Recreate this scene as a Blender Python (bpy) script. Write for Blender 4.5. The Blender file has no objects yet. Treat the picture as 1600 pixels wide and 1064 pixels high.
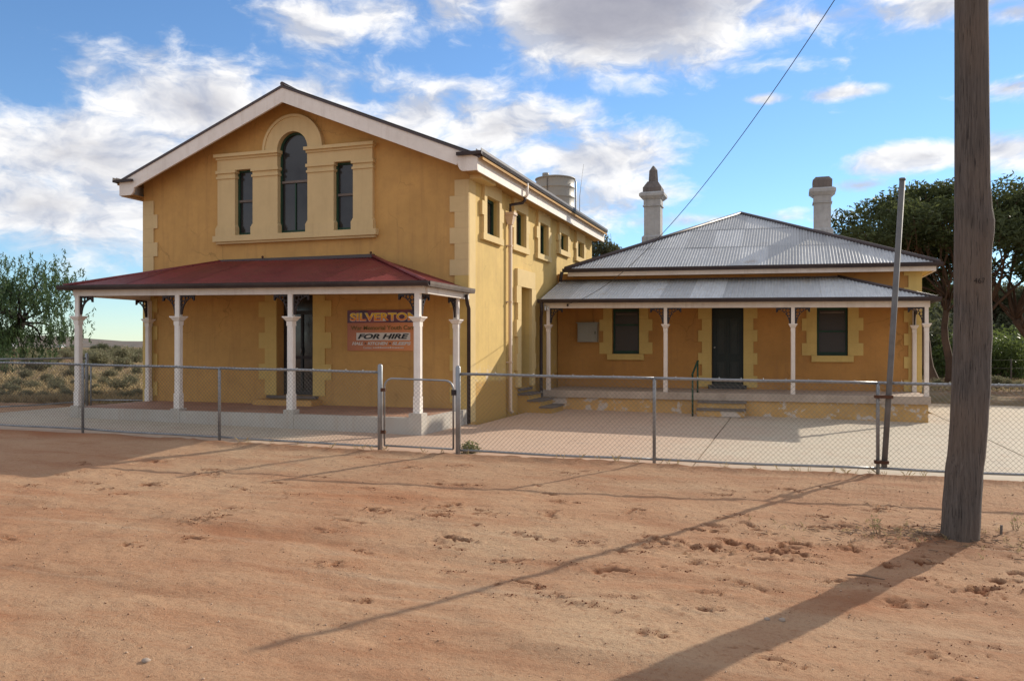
import bpy, math, random
import numpy as np
from mathutils import Vector, Matrix
from mathutils.geometry import tessellate_polygon

random.seed(7); rng = np.random.default_rng(7)
SC = bpy.context.scene
COL = SC.collection
R = math.radians

# ------------------------------------------------------------------ camera
YAW = R(18.5); CY, SY = math.cos(YAW), math.sin(YAW)
FPX, HY, HC = 1287.0, 540.0, 1.6
cam = bpy.data.cameras.new('camera'); cam_o = bpy.data.objects.new('camera', cam); COL.objects.link(cam_o)
cam_o.location = (0, 0, HC); cam_o.rotation_euler = (R(90), 0, YAW)
cam.sensor_width = 36; cam.sensor_fit = 'HORIZONTAL'; cam.lens = FPX / 1600 * 36
cam.shift_y = 8 / 1600; cam.clip_start = .05; cam.clip_end = 6000
SC.camera = cam_o

# ------------------------------------------------------------------ sun + sky
SUN_EL = R(25.0); SUN_AZ = R(31.5)            # azimuth from +Y (the halls' depth axis) towards +X
sun_dir = Vector((math.sin(SUN_AZ) * math.cos(SUN_EL), math.cos(SUN_AZ) * math.cos(SUN_EL), math.sin(SUN_EL)))
sl = bpy.data.lights.new('sun', 'SUN'); sl.energy = 3.35; sl.angle = R(.5); sl.color = (1, .91, .77)
so = bpy.data.objects.new('sun', sl); COL.objects.link(so)
so.rotation_euler = sun_dir.to_track_quat('Z', 'Y').to_euler(); so.location = (20, 40, 30)

W = bpy.data.worlds.new('World'); SC.world = W; W.use_nodes = True
SKY_STRENGTH = .125
SC.view_settings.view_transform = 'Standard'; SC.view_settings.look = 'None'
SC.view_settings.gamma = 1; SC.view_settings.exposure = 0.55; SC.view_settings.use_curve_mapping = False
SC.render.engine = 'CYCLES'
SC.cycles.max_bounces = 5; SC.cycles.diffuse_bounces = 3; SC.cycles.glossy_bounces = 2; SC.cycles.transmission_bounces = 2

class NT:
    """tiny node-tree helper"""
    def __init__(s, tree): s.t = tree; s.n = tree.nodes; s.l = tree.links
    def new(s, typ, **kw):
        n = s.n.new(typ)
        for k, v in kw.items():
            setattr(n, k, v)
        return n
    def put(s, sock, v):
        if v is None: return
        if hasattr(v, 'is_linked') or hasattr(v, 'links'): s.l.new(v, sock)
        else:
            if isinstance(v, tuple) and len(v) == 3 and sock.type == 'RGBA': v = v + (1,)
            sock.default_value = v
    def math(s, op, a, b=None, c=None, clamp=False):
        n = s.new('ShaderNodeMath', operation=op, use_clamp=clamp)
        s.put(n.inputs[0], a); s.put(n.inputs[1], b)
        if c is not None: s.put(n.inputs[2], c)
        return n.outputs[0]
    def noise(s, vec, scale, detail=4, rough=.55, dist=0):
        n = s.new('ShaderNodeTexNoise'); s.put(n.inputs['Vector'], vec)
        n.inputs['Scale'].default_value = scale; n.inputs['Detail'].default_value = detail
        n.inputs['Roughness'].default_value = rough; n.inputs['Distortion'].default_value = dist
        return n.outputs[0]
    def ramp(s, fac, stops, interp='LINEAR'):
        n = s.new('ShaderNodeValToRGB'); n.color_ramp.interpolation = interp
        e = n.color_ramp.elements
        while len(e) < len(stops): e.new(.5)
        for el, (p, c) in zip(e, stops):
            el.position = p
            if not isinstance(c, tuple): c = (c, c, c)
            el.color = c + (1,) if len(c) == 3 else c
        s.put(n.inputs[0], fac); return n.outputs[0]
    def mix(s, fac, a, b, blend='MIX'):
        n = s.new('ShaderNodeMix', data_type='RGBA', blend_type=blend)
        s.put(n.inputs[0], fac); s.put(n.inputs[6], a); s.put(n.inputs[7], b); return n.outputs[2]
    def mapping(s, vec, scale=(1, 1, 1), loc=(0, 0, 0), rot=(0, 0, 0)):
        n = s.new('ShaderNodeMapping'); s.put(n.inputs[0], vec)
        n.inputs['Scale'].default_value = scale; n.inputs['Location'].default_value = loc; n.inputs['Rotation'].default_value = rot
        return n.outputs[0]
    def bump(s, h, strength=.3, dist=.02, normal=None):
        n = s.new('ShaderNodeBump'); s.put(n.inputs['Height'], h)
        n.inputs['Strength'].default_value = strength; n.inputs['Distance'].default_value = dist
        if normal is not None: s.put(n.inputs['Normal'], normal)
        return n.outputs[0]

def sky():
    w = NT(W.node_tree); w.n.clear()
    out = w.new('ShaderNodeOutputWorld'); bg = w.new('ShaderNodeBackground')
    bg.inputs['Strength'].default_value = SKY_STRENGTH
    s = w.new('ShaderNodeTexSky', sky_type='NISHITA'); s.sun_disc = False
    s.sun_elevation = SUN_EL; s.sun_rotation = SUN_AZ; s.altitude = 200; s.air_density = 1.0; s.dust_density = .0; s.ozone_density = 3.0
    tc = w.new('ShaderNodeTexCoord'); sep = w.new('ShaderNodeSeparateXYZ'); w.l.new(tc.outputs['Generated'], sep.inputs[0])
    X, Y, Z = sep.outputs
    # compass bearing measured from the street's view axis, and elevation
    fx = w.math('ADD', w.math('MULTIPLY', X, CY), w.math('MULTIPLY', Y, SY))
    fy = w.math('SUBTRACT', w.math('MULTIPLY', Y, CY), w.math('MULTIPLY', X, SY))
    az = w.math('ARCTAN2', fx, fy)
    el = w.math('ARCSINE', Z)
    cb = w.new('ShaderNodeCombineXYZ'); w.l.new(az, cb.inputs[0]); w.l.new(w.math('MULTIPLY', el, 1.9), cb.inputs[1])
    v = cb.outputs[0]
    warp = w.new('ShaderNodeTexNoise'); w.put(warp.inputs['Vector'], v); warp.inputs['Scale'].default_value = 9; warp.inputs['Detail'].default_value = 5
    vv = w.new('ShaderNodeVectorMath', operation='MULTIPLY_ADD'); w.l.new(warp.outputs['Color'], vv.inputs[0]); vv.inputs[1].default_value = (.10, .10, 0); w.l.new(v, vv.inputs[2])
    vw = vv.outputs[0]
    n1 = w.noise(vw, 7.5, 7, .60)
    n2 = w.noise(v, 26, 5, .6)
    # cumulus banks: bearing, elevation, half width, half height, weight (all radians)
    banks = []
    def bank(px, py, rx, ry, wt):
        a = math.atan((px - 800) / FPX); e = math.atan((HY - py) / FPX * math.cos(a))
        banks.append((a, e, rx / FPX, ry / FPX, wt))
    bank(975, -5, 185, 95, .80); bank(1090, 45, 110, 50, .40); bank(700, 25, 120, 50, .38); bank(470, 40, 95, 48, .38); bank(590, 25, 120, 42, .34)
    bank(1270, 28, 160, 38, .38); bank(1480, 5, 200, 28, .36); bank(1010, -130, 560, 120, .36); bank(860, 60, 80, 40, .36)
    bank(300, 165, 180, 70, .50); bank(150, 245, 190, 75, .50); bank(60, 320, 220, 68, .48); bank(480, 165, 130, 75, .42); bank(230, 340, 160, 40, .40)
    bank(650, 180, 150, 62, .40); bank(780, 195, 150, 58, .46); bank(900, 248, 180, 46, .46); bank(840, 315, 180, 48, .40); bank(1010, 300, 90, 16, .36)
    bank(1320, 145, 48, 9, .34); bank(1195, 156, 30, 8, .32); bank(1240, 95, 70, 16, .16); bank(1450, 245, 95, 22, .42); bank(1560, 235, 80, 26, .42); bank(1575, 138, 55, 16, .34)
    bank(1345, 290, 45, 10, .32); bank(1120, 343, 190, 13, .34); bank(1590, 20, 90, 22, .34); bank(-60, 190, 90, 20, .3); bank(-100, 350, 170, 60, .4)
    bank(160, 480, 260, 60, .05)
    acc = None
    ae = w.new('ShaderNodeCombineXYZ'); w.l.new(az, ae.inputs[0]); w.l.new(el, ae.inputs[1])
    for a, e, rx, ry, wt in banks:
        q = w.new('ShaderNodeVectorMath', operation='MULTIPLY_ADD'); w.l.new(ae.outputs[0], q.inputs[0]); q.inputs[1].default_value = (1 / rx, 1 / ry, 0); q.inputs[2].default_value = (-a / rx, -e / ry, 0)
        ln = w.new('ShaderNodeVectorMath', operation='LENGTH'); w.l.new(q.outputs[0], ln.inputs[0])
        g = w.math('MULTIPLY_ADD', ln.outputs['Value'], -.62 * wt, wt * 1.06)
        acc = g if acc is None else w.math('MAXIMUM', acc, g)
    acc = w.math('MAXIMUM', acc, 0.0)
    # beyond the bearings listed above unseen broken cumulus goes on, thickened to brighten the shade
    big = w.noise(v, 2.2, 3, .5)
    gen = w.math('MULTIPLY', w.math('SUBTRACT', big, .26), 1.5, clamp=True)
    faraz = w.new('ShaderNodeMapRange'); w.put(faraz.inputs[0], w.math('ABSOLUTE', az)); faraz.inputs[1].default_value = .60; faraz.inputs[2].default_value = .85
    faray = w.new('ShaderNodeMapRange'); w.put(faray.inputs[0], el); faray.inputs[1].default_value = .42; faray.inputs[2].default_value = .6
    farm = w.math('MAXIMUM', faraz.outputs[0], faray.outputs[0])
    acc = w.math('ADD', acc, w.math('MULTIPLY', gen, farm))
    dens = w.math('ADD', w.math('SUBTRACT', n1, .675), acc)
    dens = w.math('ADD', dens, w.math('MULTIPLY', w.math('SUBTRACT', n2, .5), .14))
    cov = w.new('ShaderNodeMapRange', interpolation_type='SMOOTHSTEP'); w.put(cov.inputs[0], dens); cov.inputs[1].default_value = -.05; cov.inputs[2].default_value = .20
    thick = w.new('ShaderNodeMapRange', interpolation_type='SMOOTHSTEP'); w.put(thick.inputs[0], dens); thick.inputs[1].default_value = .15; thick.inputs[2].default_value = .75
    sh = w.new('ShaderNodeVectorMath', operation='ADD'); w.l.new(vw, sh.inputs[0]); sh.inputs[1].default_value = (.022, .030, 0)
    n1s = w.noise(sh.outputs[0], 7.5, 5, .60)
    soft = w.math('ADD', w.math('MULTIPLY', w.math('SUBTRACT', n1, n1s), 2.6), w.math('ADD', .30, w.math('MULTIPLY', w.noise(vw, 13, 5, .6), .42)))
    k = w.math('MULTIPLY', thick.outputs[0], w.math('SUBTRACT', 1.45, w.math('MULTIPLY', soft, .9)), clamp=True)
    white = w.mix(w.ramp(soft, [(.25, 0), (.72, 1)]), (3.2, 3.4, 3.95), (6.0, 5.9, 5.8))
    ccol = w.mix(k, white, (1.75, 1.75, 2.1))
    core = w.new('ShaderNodeMapRange', interpolation_type='SMOOTHSTEP'); w.put(core.inputs[0], w.math('ADD', acc, w.math('MULTIPLY', w.math('SUBTRACT', n1, .5), .5))); core.inputs[1].default_value = .36; core.inputs[2].default_value = .66
    ccol = w.mix(w.math('MULTIPLY', core.outputs[0], .85), ccol, w.mix(n2, (1.7, 1.7, 2.05), (2.7, 2.65, 2.95)))
    hz = w.new('ShaderNodeMapRange'); w.put(hz.inputs[0], el); hz.inputs[1].default_value = .0; hz.inputs[2].default_value = .09; hz.inputs[3].default_value = .45; hz.inputs[4].default_value = 1
    cv = w.math('MULTIPLY', w.math('MULTIPLY', cov.outputs[0], .96), hz.outputs[0])
    clear = w.mix(1.0, s.outputs[0], (.68, .81, .93), 'MULTIPLY')
    col = w.mix(cv, clear, ccol)
    w.l.new(col, bg.inputs[0]); w.l.new(bg.outputs[0], out.inputs[0])
sky()

# ------------------------------------------------------------------ ground height and pixel -> place helpers
def gz(x, y):
    xx = min(max(x, -18), 12)
    z = -.0125 * (xx + 6.3)
    if y < 11: z -= .046 * (11 - max(y, 5.8)) + .015 * (5.8 - min(5.8, max(y, -8)))
    return z
def ray(px, py):
    a = (px - 800) / FPX; b = (HY - py) / FPX
    return (a * CY - SY, a * SY + CY, b)
def on_y(px, py, Y):
    r = ray(px, py); t = Y / r[1]; return Vector((r[0] * t, Y, HC + r[2] * t))
def on_g(px, py):
    r = ray(px, py); t = 10.
    for i in range(40): t = .5 * t + .5 * (gz(r[0] * t, r[1] * t) - HC) / r[2]
    return Vector((r[0] * t, r[1] * t, HC + r[2] * t))
def at(px, d, dz=0):
    """a ground point at distance d along the bearing of px"""
    a = (px - 800) / FPX; x = d * (a * CY - SY); y = d * (a * SY + CY)
    return Vector((x, y, gz(x, y) + dz))

# ------------------------------------------------------------------ mesh helpers
ORG = {}
class MB:
    def __init__(s): s.v = []; s.f = []; s.sm = []
    def add(s, vs, fs, smooth=False):
        b = len(s.v); s.v += [tuple(p) for p in vs]
        for q in fs: s.f.append(tuple(i + b for i in q)); s.sm.append(smooth)
        return s
    def box(s, x0, x1, y0, y1, z0, z1):
        if x0 > x1: x0, x1 = x1, x0
        if y0 > y1: y0, y1 = y1, y0
        vs = [(x, y, z) for z in (z0, z1) for x, y in ((x0, y0), (x1, y0), (x1, y1), (x0, y1))]
        return s.add(vs, [(3, 2, 1, 0), (4, 5, 6, 7), (0, 1, 5, 4), (1, 2, 6, 5), (2, 3, 7, 6), (3, 0, 4, 7)])
    def frustum(s, cx, cy, h0, h1, z0, z1):
        vs = [(cx + sx * h, cy + sy * h, z) for z, h in ((z0, h0), (z1, h1)) for sx, sy in ((-1, -1), (1, -1), (1, 1), (-1, 1))]
        return s.add(vs, [(3, 2, 1, 0), (4, 5, 6, 7), (0, 1, 5, 4), (1, 2, 6, 5), (2, 3, 7, 6), (3, 0, 4, 7)])
    def tube(s, pts, rad, n=8, smooth=True):
        pts = [Vector(p) for p in pts]
        if not hasattr(rad, '__len__'): rad = [rad] * len(pts)
        vs = []; fs = []; up = None
        for i, p in enumerate(pts):
            d = (pts[min(i + 1, len(pts) - 1)] - pts[max(i - 1, 0)])
            if d.length < 1e-9: d = Vector((0, 0, 1))
            d.normalize()
            if up is None:
                up = Vector((0, 0, 1)) if abs(d.z) < .9 else Vector((1, 0, 0))
            a = d.cross(up)
            if a.length < 1e-6: a = d.orthogonal()
            a.normalize(); b = a.cross(d).normalized(); up = b
            for k in range(n):
                t = 2 * math.pi * k / n
                vs.append(p + (a * math.cos(t) + b * math.sin(t)) * rad[i])
        for i in range(len(pts) - 1):
            for k in range(n):
                fs.append((i * n + k, i * n + (k + 1) % n, (i + 1) * n + (k + 1) % n, (i + 1) * n + k))
        s.add(vs, fs, smooth)
        b = len(s.v) - len(vs)
        s.f.append(tuple(b + k for k in range(n))[::-1]); s.sm.append(False)
        e = b + (len(pts) - 1) * n
        s.f.append(tuple(e + k for k in range(n))); s.sm.append(False)
        return s
    def lathe(s, cx, cy, prof, n=20, smooth=True):
        vs = []; fs = []
        for r, z in prof:
            for k in range(n):
                t = 2 * math.pi * k / n; vs.append((cx + r * math.cos(t), cy + r * math.sin(t), z))
        for i in range(len(prof) - 1):
            for k in range(n): fs.append((i * n + k, i * n + (k + 1) % n, (i + 1) * n + (k + 1) % n, (i + 1) * n + k))
        fs.append(tuple(range(n))[::-1]); fs.append(tuple(range((len(prof) - 1) * n, len(prof) * n)))
        return s.add(vs, fs, smooth)
    def plate(s, outer, holes, fn, d0, d1):
        """outline with holes in (u,v), extruded from depth d0 to d1; fn(u,v,d) -> xyz"""
        loops = [outer] + list(holes)
        tri = tessellate_polygon([[Vector((u, v, 0)) for u, v in lp] for lp in loops])
        flat = [p for lp in loops for p in lp]; n = len(flat)
        vs = [fn(u, v, d0) for u, v in flat] + [fn(u, v, d1) for u, v in flat]
        fs = [t for t in tri] + [tuple(i + n for i in t[::-1]) for t in tri]
        b = 0
        for lp in loops:
            m = len(lp)
            for i in range(m): fs.append((b + i, b + (i + 1) % m, b + (i + 1) % m + n, b + i + n))
            b += m
        return s.add(vs, fs)
    def mesh(s, name, mat, off=(0, 0, 0), shear=0.0):
        ox, oy, oz = off
        if shear: vs = [(x - ox, y - oy, z - shear * (x + 6.3) - oz) for x, y, z in s.v]
        else: vs = [(x - ox, y - oy, z - oz) for x, y, z in s.v]
        me = bpy.data.meshes.new(name); me.from_pydata(vs, [], s.f)
        me.polygons.foreach_set('use_smooth', s.sm)
        import bmesh
        bm = bmesh.new(); bm.from_mesh(me); bmesh.ops.recalc_face_normals(bm, faces=bm.faces); bm.to_mesh(me); bm.free()
        if mat: me.materials.append(mat)
        me.update(); return me
    def part(s, name, mat, parent, shear=0.0, label=None, kind=None):
        off = ORG[parent.name]
        o = bpy.data.objects.new(name, s.mesh(name, mat, off, shear)); COL.objects.link(o); o.parent = parent
        ORG[o.name] = off
        if label: o['label'] = label
        if kind: o['kind'] = kind
        return o
    def thing(s, name, mat, label, cat, loc=(0, 0, 0), group=None, kind=None):
        o = bpy.data.objects.new(name, s.mesh(name, mat, loc)); COL.objects.link(o); o.location = loc; ORG[o.name] = tuple(loc)
        tag(o, label, cat, group, kind); return o
def tag(o, label=None, cat=None, group=None, kind=None):
    for k, v in (('label', label), ('category', cat), ('group', group), ('kind', kind)):
        if v: o[k] = v
def empty(name, loc, label, cat, group=None):
    o = bpy.data.objects.new(name, None); COL.objects.link(o); o.location = loc; o.empty_display_size = .2
    ORG[o.name] = tuple(loc); tag(o, label, cat, group); return o
def piece(name, me, loc, parent, rot=None):
    o = bpy.data.objects.new(name, me); COL.objects.link(o); o.parent = parent
    og = ORG[parent.name]; o.location = (loc[0] - og[0], loc[1] - og[1], loc[2] - og[2])
    if rot: o.rotation_euler = rot
    ORG[o.name] = og; return o
def raw_mesh(name, verts, faces, mat, smooth=False):
    me = bpy.data.meshes.new(name)
    verts = np.asarray(verts, dtype=np.float32); faces = np.asarray(faces, dtype=np.int32)
    nv, nf, k = len(verts), len(faces), faces.shape[1]
    me.vertices.add(nv); me.vertices.foreach_set('co', verts.ravel())
    me.loops.add(nf * k); me.loops.foreach_set('vertex_index', faces.ravel())
    me.polygons.add(nf); me.polygons.foreach_set('loop_start', np.arange(0, nf * k, k, dtype=np.int32))
    me.polygons.foreach_set('loop_total', np.full(nf, k, dtype=np.int32))
    if smooth: me.polygons.foreach_set('use_smooth', np.ones(nf, dtype=bool))
    me.update(calc_edges=True); me.validate()
    if mat: me.materials.append(mat)
    return me

# ------------------------------------------------------------------ materials
def mat(name, fn):
    m = bpy.data.materials.new(name); m.use_nodes = True; t = NT(m.node_tree)
    b = t.n['Principled BSDF']; tc = t.new('ShaderNodeTexCoord'); geo = t.new('ShaderNodeNewGeometry')
    fn(t, b, geo.outputs['Position']); return m
def painted(name, base, var=.12, rough=.75, stain=(.25, .16, .09), stain_amt=.35, bump=.25, chips=None, chip_t=.66, fine=40, crack=False, low=None):
    def fn(t, b, P):
        lo = tuple(c * (1 - var) for c in base); hi = tuple(min(1, c * (1 + var)) for c in base)
        n = t.noise(P, 1.1, 6, .6); n2 = t.noise(P, 6, 5, .65)
        c = t.mix(t.ramp(n, [(.3, 0), (.7, 1)]), lo, hi)
        c = t.mix(t.math('MULTIPLY', t.ramp(n2, [(.45, 0), (.8, 1)]), stain_amt * .6), c, stain)
        st = t.noise(t.mapping(P, (3.5, 3.5, .22)), 2.0, 6, .65)
        c = t.mix(t.math('MULTIPLY', t.ramp(st, [(.52, 0), (.78, 1)]), stain_amt), c, stain)
        if chips:
            ch = t.noise(P, 2.6, 8, .7, .4)
            c = t.mix(t.ramp(ch, [(chip_t, 0), (chip_t + .035, 1)]), c, chips)
        if low:      # repainted, salt-stained band of render along the foot of the wall
            sp = t.new('ShaderNodeSeparateXYZ'); t.put(sp.inputs[0], P)
            zz = t.math('ADD', sp.outputs[2], t.math('MULTIPLY', t.math('SUBTRACT', n2, .5), .10))
            band = t.new('ShaderNodeMapRange'); t.put(band.inputs[0], zz); band.inputs[1].default_value = .86; band.inputs[2].default_value = .80
            c = t.mix(band.outputs[0], c, low)
            salt = t.noise(t.mapping(P, (1, 1.2, 2.2)), 2.3, 7, .7)
            line = t.math('MULTIPLY', t.ramp(salt, [(.56, 0), (.64, 1)]), t.math('SUBTRACT', 1, t.math('MULTIPLY', t.math('ABSOLUTE', t.math('SUBTRACT', zz, .92)), 3.2), clamp=True))
            c = t.mix(t.math('MULTIPLY', line, .75), c, (.62, .55, .47))
        if crack:
            wv = t.new('ShaderNodeVectorMath', operation='MULTIPLY_ADD'); nn = t.new('ShaderNodeTexNoise'); t.put(nn.inputs['Vector'], P); nn.inputs['Scale'].default_value = 4; nn.inputs['Detail'].default_value = 6
            t.l.new(nn.outputs['Color'], wv.inputs[0]); wv.inputs[1].default_value = (.35, .35, .35); t.put(wv.inputs[2], P)
            vo = t.new('ShaderNodeTexVoronoi', feature='DISTANCE_TO_EDGE'); t.l.new(wv.outputs[0], vo.inputs['Vector']); vo.inputs['Scale'].default_value = .8
            ck = t.math('MULTIPLY', t.ramp(vo.outputs[0], [(0, 1), (.010, 0)]), t.ramp(t.noise(P, .7, 3), [(.50, 0), (.60, 1)]))
            c = t.mix(t.math('MULTIPLY', ck, .5), c, tuple(x * .35 for x in base))
        t.put(b.inputs['Base Color'], c); b.inputs['Roughness'].default_value = rough
        b.inputs['Specular IOR Level'].default_value = .25
        h = t.math('ADD', t.math('MULTIPLY', t.noise(P, fine, 4, .6), .4), t.noise(P, 3.2, 4, .5))
        t.put(b.inputs['Normal'], t.bump(h, bump, .012))
    return mat(name, fn)
M = {}
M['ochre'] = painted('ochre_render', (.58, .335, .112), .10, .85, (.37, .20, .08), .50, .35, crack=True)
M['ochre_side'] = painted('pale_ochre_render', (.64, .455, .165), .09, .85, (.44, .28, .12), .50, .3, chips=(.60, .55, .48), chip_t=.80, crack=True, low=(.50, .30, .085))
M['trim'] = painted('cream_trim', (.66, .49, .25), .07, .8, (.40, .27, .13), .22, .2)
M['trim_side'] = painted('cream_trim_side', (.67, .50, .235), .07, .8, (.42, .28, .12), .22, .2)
M['trim_gold'] = painted('gold_trim', (.65, .46, .16), .08, .8, (.38, .21, .06), .25, .2)
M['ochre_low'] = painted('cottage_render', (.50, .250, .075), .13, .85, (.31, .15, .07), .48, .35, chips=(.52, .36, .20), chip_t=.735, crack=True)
M['plinth'] = painted('plinth_render', (.56, .33, .115), .18, .88, (.40, .27, .17), .55, .4, chips=(.58, .49, .41), chip_t=.54)
M['white'] = painted('white_paint', (.84, .78, .71), .07, .6, (.50, .42, .34), .38, .15, chips=(.46, .38, .31), chip_t=.755)
M['white_pink'] = painted('warm_white_paint', (.80, .69, .59), .08, .65, (.48, .36, .27), .42, .15, chips=(.42, .33, .26), chip_t=.76)
M['white_render'] = painted('white_limewash', (.50, .46, .40), .10, .85, (.44, .33, .24), .5, .4, chips=(.42, .32, .24), chip_t=.68)
M['grey_slab'] = painted('grey_concrete_edge', (.46, .36, .28), .15, .9, (.24, .17, .12), .5, .5)
M['dark_gutter'] = painted('brown_gutter', (.045, .030, .028), .3, .45, (.10, .07, .05), .3, .1)
M['iron'] = painted('dark_iron', (.035, .026, .026), .3, .5, (.08, .05, .04), .3, .1)
M['green'] = painted('bottle_green', (.020, .058, .034), .3, .5, (.03, .03, .025), .3, .1)
M['door_green'] = painted('door_green', (.020, .026, .022), .25, .5, (.04, .04, .032), .3, .15)
M['door_panel'] = painted('door_panel_green', (.036, .040, .034), .2, .5, (.05, .05, .04), .3, .15)
M['timber_grey'] = painted('grey_timber', (.17, .14, .12), .25, .9, (.08, .06, .05), .5, .5)
M['tan_soffit'] = painted('soffit_paint', (.45, .26, .09), .1, .8, (.30, .17, .07), .3, .2)
M['pipe_pink'] = painted('downpipe_paint', (.66, .50, .36), .06, .5, (.45, .32, .22), .3, .1)
M['box_grey'] = painted('meter_box_grey', (.33, .32, .27), .08, .55, (.22, .2, .16), .3, .1)
M['chimney'] = painted('chimney_render', (.44, .43, .41), .15, .9, (.13, .11, .10), .55, .5, chips=(.24, .2, .17), chip_t=.7)
M['chimney_soot'] = painted('chimney_soot', (.17, .145, .13), .25, .9, (.05, .045, .045), .6, .5, chips=(.34, .3, .26), chip_t=.66)
M['tank'] = painted('tank_steel', (.33, .305, .26), .08, .5, (.28, .25, .2), .3, .1)
M['floor_red'] = painted('red_oxide_floor', (.38, .21, .135), .2, .85, (.36, .24, .16), .6, .3)
M['rust'] = painted('rusty_iron', (.10, .045, .025), .4, .8, (.05, .025, .02), .5, .4)

def metal(name, base, rough=.4, metallic=.7, var=.15, rustc=None, rust_t=.7):
    def fn(t, b, P):
        n = t.noise(P, 5, 6, .6); lo = tuple(c * (1 - var) for c in base); hi = tuple(c * (1 + var) for c in base)
        c = t.mix(t.ramp(n, [(.3, 0), (.7, 1)]), lo, hi)
        if name.startswith('corrugated') or name.startswith('red_roof'):
            oi = t.new('ShaderNodeObjectInfo'); v_ = t.math('MULTIPLY_ADD', oi.outputs['Random'], .34, .82)
            cb = t.new('ShaderNodeCombineColor'); [t.put(cb.inputs[i], v_) for i in range(3)]
            c = t.mix(1.0, c, cb.outputs[0], 'MULTIPLY')
            stk = t.noise(t.mapping(P, (9, .7, 1.2)), 1.6, 6, .7); c = t.mix(t.math('MULTIPLY', t.ramp(stk, [(.5, 0), (.75, 1)]), .5), c, tuple(x * .55 for x in base))
        if rustc:
            r = t.noise(P, 1.7, 9, .7, .5); c = t.mix(t.ramp(r, [(rust_t, 0), (rust_t + .12, 1)]), c, rustc)
        t.put(b.inputs['Base Color'], c); b.inputs['Metallic'].default_value = metallic
        t.put(b.inputs['Roughness'], t.ramp(n, [(.2, rough * .8), (.8, min(1, rough * 1.25))]))
        t.put(b.inputs['Normal'], t.bump(t.noise(P, 90, 3), .08, .004))
    return mat(name, fn)
M['galv'] = metal('galvanised_pipe', (.30, .31, .32), .45, .65, .2, (.13, .08, .05), .74)
M['wire'] = metal('galvanised_wire', (.13, .125, .115), .7, .1, .2)
M['roof_grey'] = metal('corrugated_galvanised', (.43, .435, .435), .42, .2, .12, (.30, .235, .18), .62)
M['roof_ver'] = metal('corrugated_veranda', (.53, .54, .54), .45, .05, .10, (.46, .38, .28), .60)
M['roof_hall'] = metal('corrugated_hall', (.20, .19, .185), .5, .3, .15, (.14, .09, .07), .62)
M['roof_red'] = metal('red_roof_paint', (.175, .028, .029), .42, .0, .2, (.26, .09, .075), .62)
M['cap'] = metal('ridge_cap_brown', (.07, .052, .052), .5, .1, .2, (.10, .06, .05), .66)
def flat(name, col, rough=.6, metallic=0., emit=None):
    def fn(t, b, P):
        n = t.noise(P, 9, 4, .6)
        t.put(b.inputs['Base Color'], t.mix(n, tuple(c * .88 for c in col), tuple(min(1, c * 1.1) for c in col)))
        b.inputs['Roughness'].default_value = rough; b.inputs['Metallic'].default_value = metallic
    return mat(name, fn)
M['cable'] = flat('black_cable', (.02, .02, .02), .6)
M['flywire'] = flat('dark_flywire', (.016, .016, .017), .55)
M['blind'] = flat('dark_blind', (.034, .024, .018), .45)
M['ins'] = flat('insulator_white', (.7, .7, .68), .3)
M['sign_txt_w'] = flat('sign_white', (.72, .68, .62), .5)
M['sign_txt_k'] = flat('sign_black', (.02, .02, .02), .5)
M['sign_olive'] = flat('sign_gold', (.17, .115, .008), .5); M['pole_mark'] = flat('pole_mark', (.035, .027, .023), .9)
M['white_far'] = flat('white_sheet', (.75, .75, .74), .5)
def glass_fn(t, b, P):
    n = t.noise(P, 3, 5, .6)
    t.put(b.inputs['Base Color'], t.mix(n, (.012, .013, .015), (.030, .030, .032)))
    t.put(b.inputs['Roughness'], t.ramp(n, [(.3, .06), (.8, .22)])); b.inputs['Specular IOR Level'].default_value = .6
    t.put(b.inputs['Normal'], t.bump(t.noise(P, 2.2, 2), .05, .02))
M['glass'] = mat('dusty_dark_glass', glass_fn)
def sign_bg(t, b, P):
    sep = t.new('ShaderNodeSeparateXYZ'); t.put(sep.inputs[0], P)
    g = t.new('ShaderNodeMapRange'); t.put(g.inputs[0], sep.outputs[0]); g.inputs[1].default_value = -9.0; g.inputs[2].default_value = -7.2
    n = t.noise(P, 3, 3)
    t.put(b.inputs['Base Color'], t.mix(t.math('ADD', t.math('MULTIPLY', g.outputs[0], .8), t.math('MULTIPLY', n, .35), clamp=True), (.36, .11, .055), (.80, .30, .09))); b.inputs['Roughness'].default_value = .4
M['sign_bg'] = mat('sign_sunset_print', sign_bg)
def sign_top(t, b, P):
    n = t.noise(P, 2.5, 3); t.put(b.inputs['Base Color'], t.mix(t.ramp(n, [(.35, 0), (.65, 1)]), (.06, .035, .075), (.32, .06, .06))); b.inputs['Roughness'].default_value = .4
M['sign_top'] = mat('sign_purple_print', sign_top)
def sign_grad(t, b, P):
    sep = t.new('ShaderNodeSeparateXYZ'); t.put(sep.inputs[0], P)
    g = t.new('ShaderNodeMapRange'); t.put(g.inputs[0], sep.outputs[2]); g.inputs[1].default_value = 2.13; g.inputs[2].default_value = 2.25
    t.put(b.inputs['Base Color'], t.mix(g.outputs[0], (.85, .17, .03), (.95, .62, .03))); b.inputs['Roughness'].default_value = .4
M['sign_grad'] = mat('sign_fire_letters', sign_grad)

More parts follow.
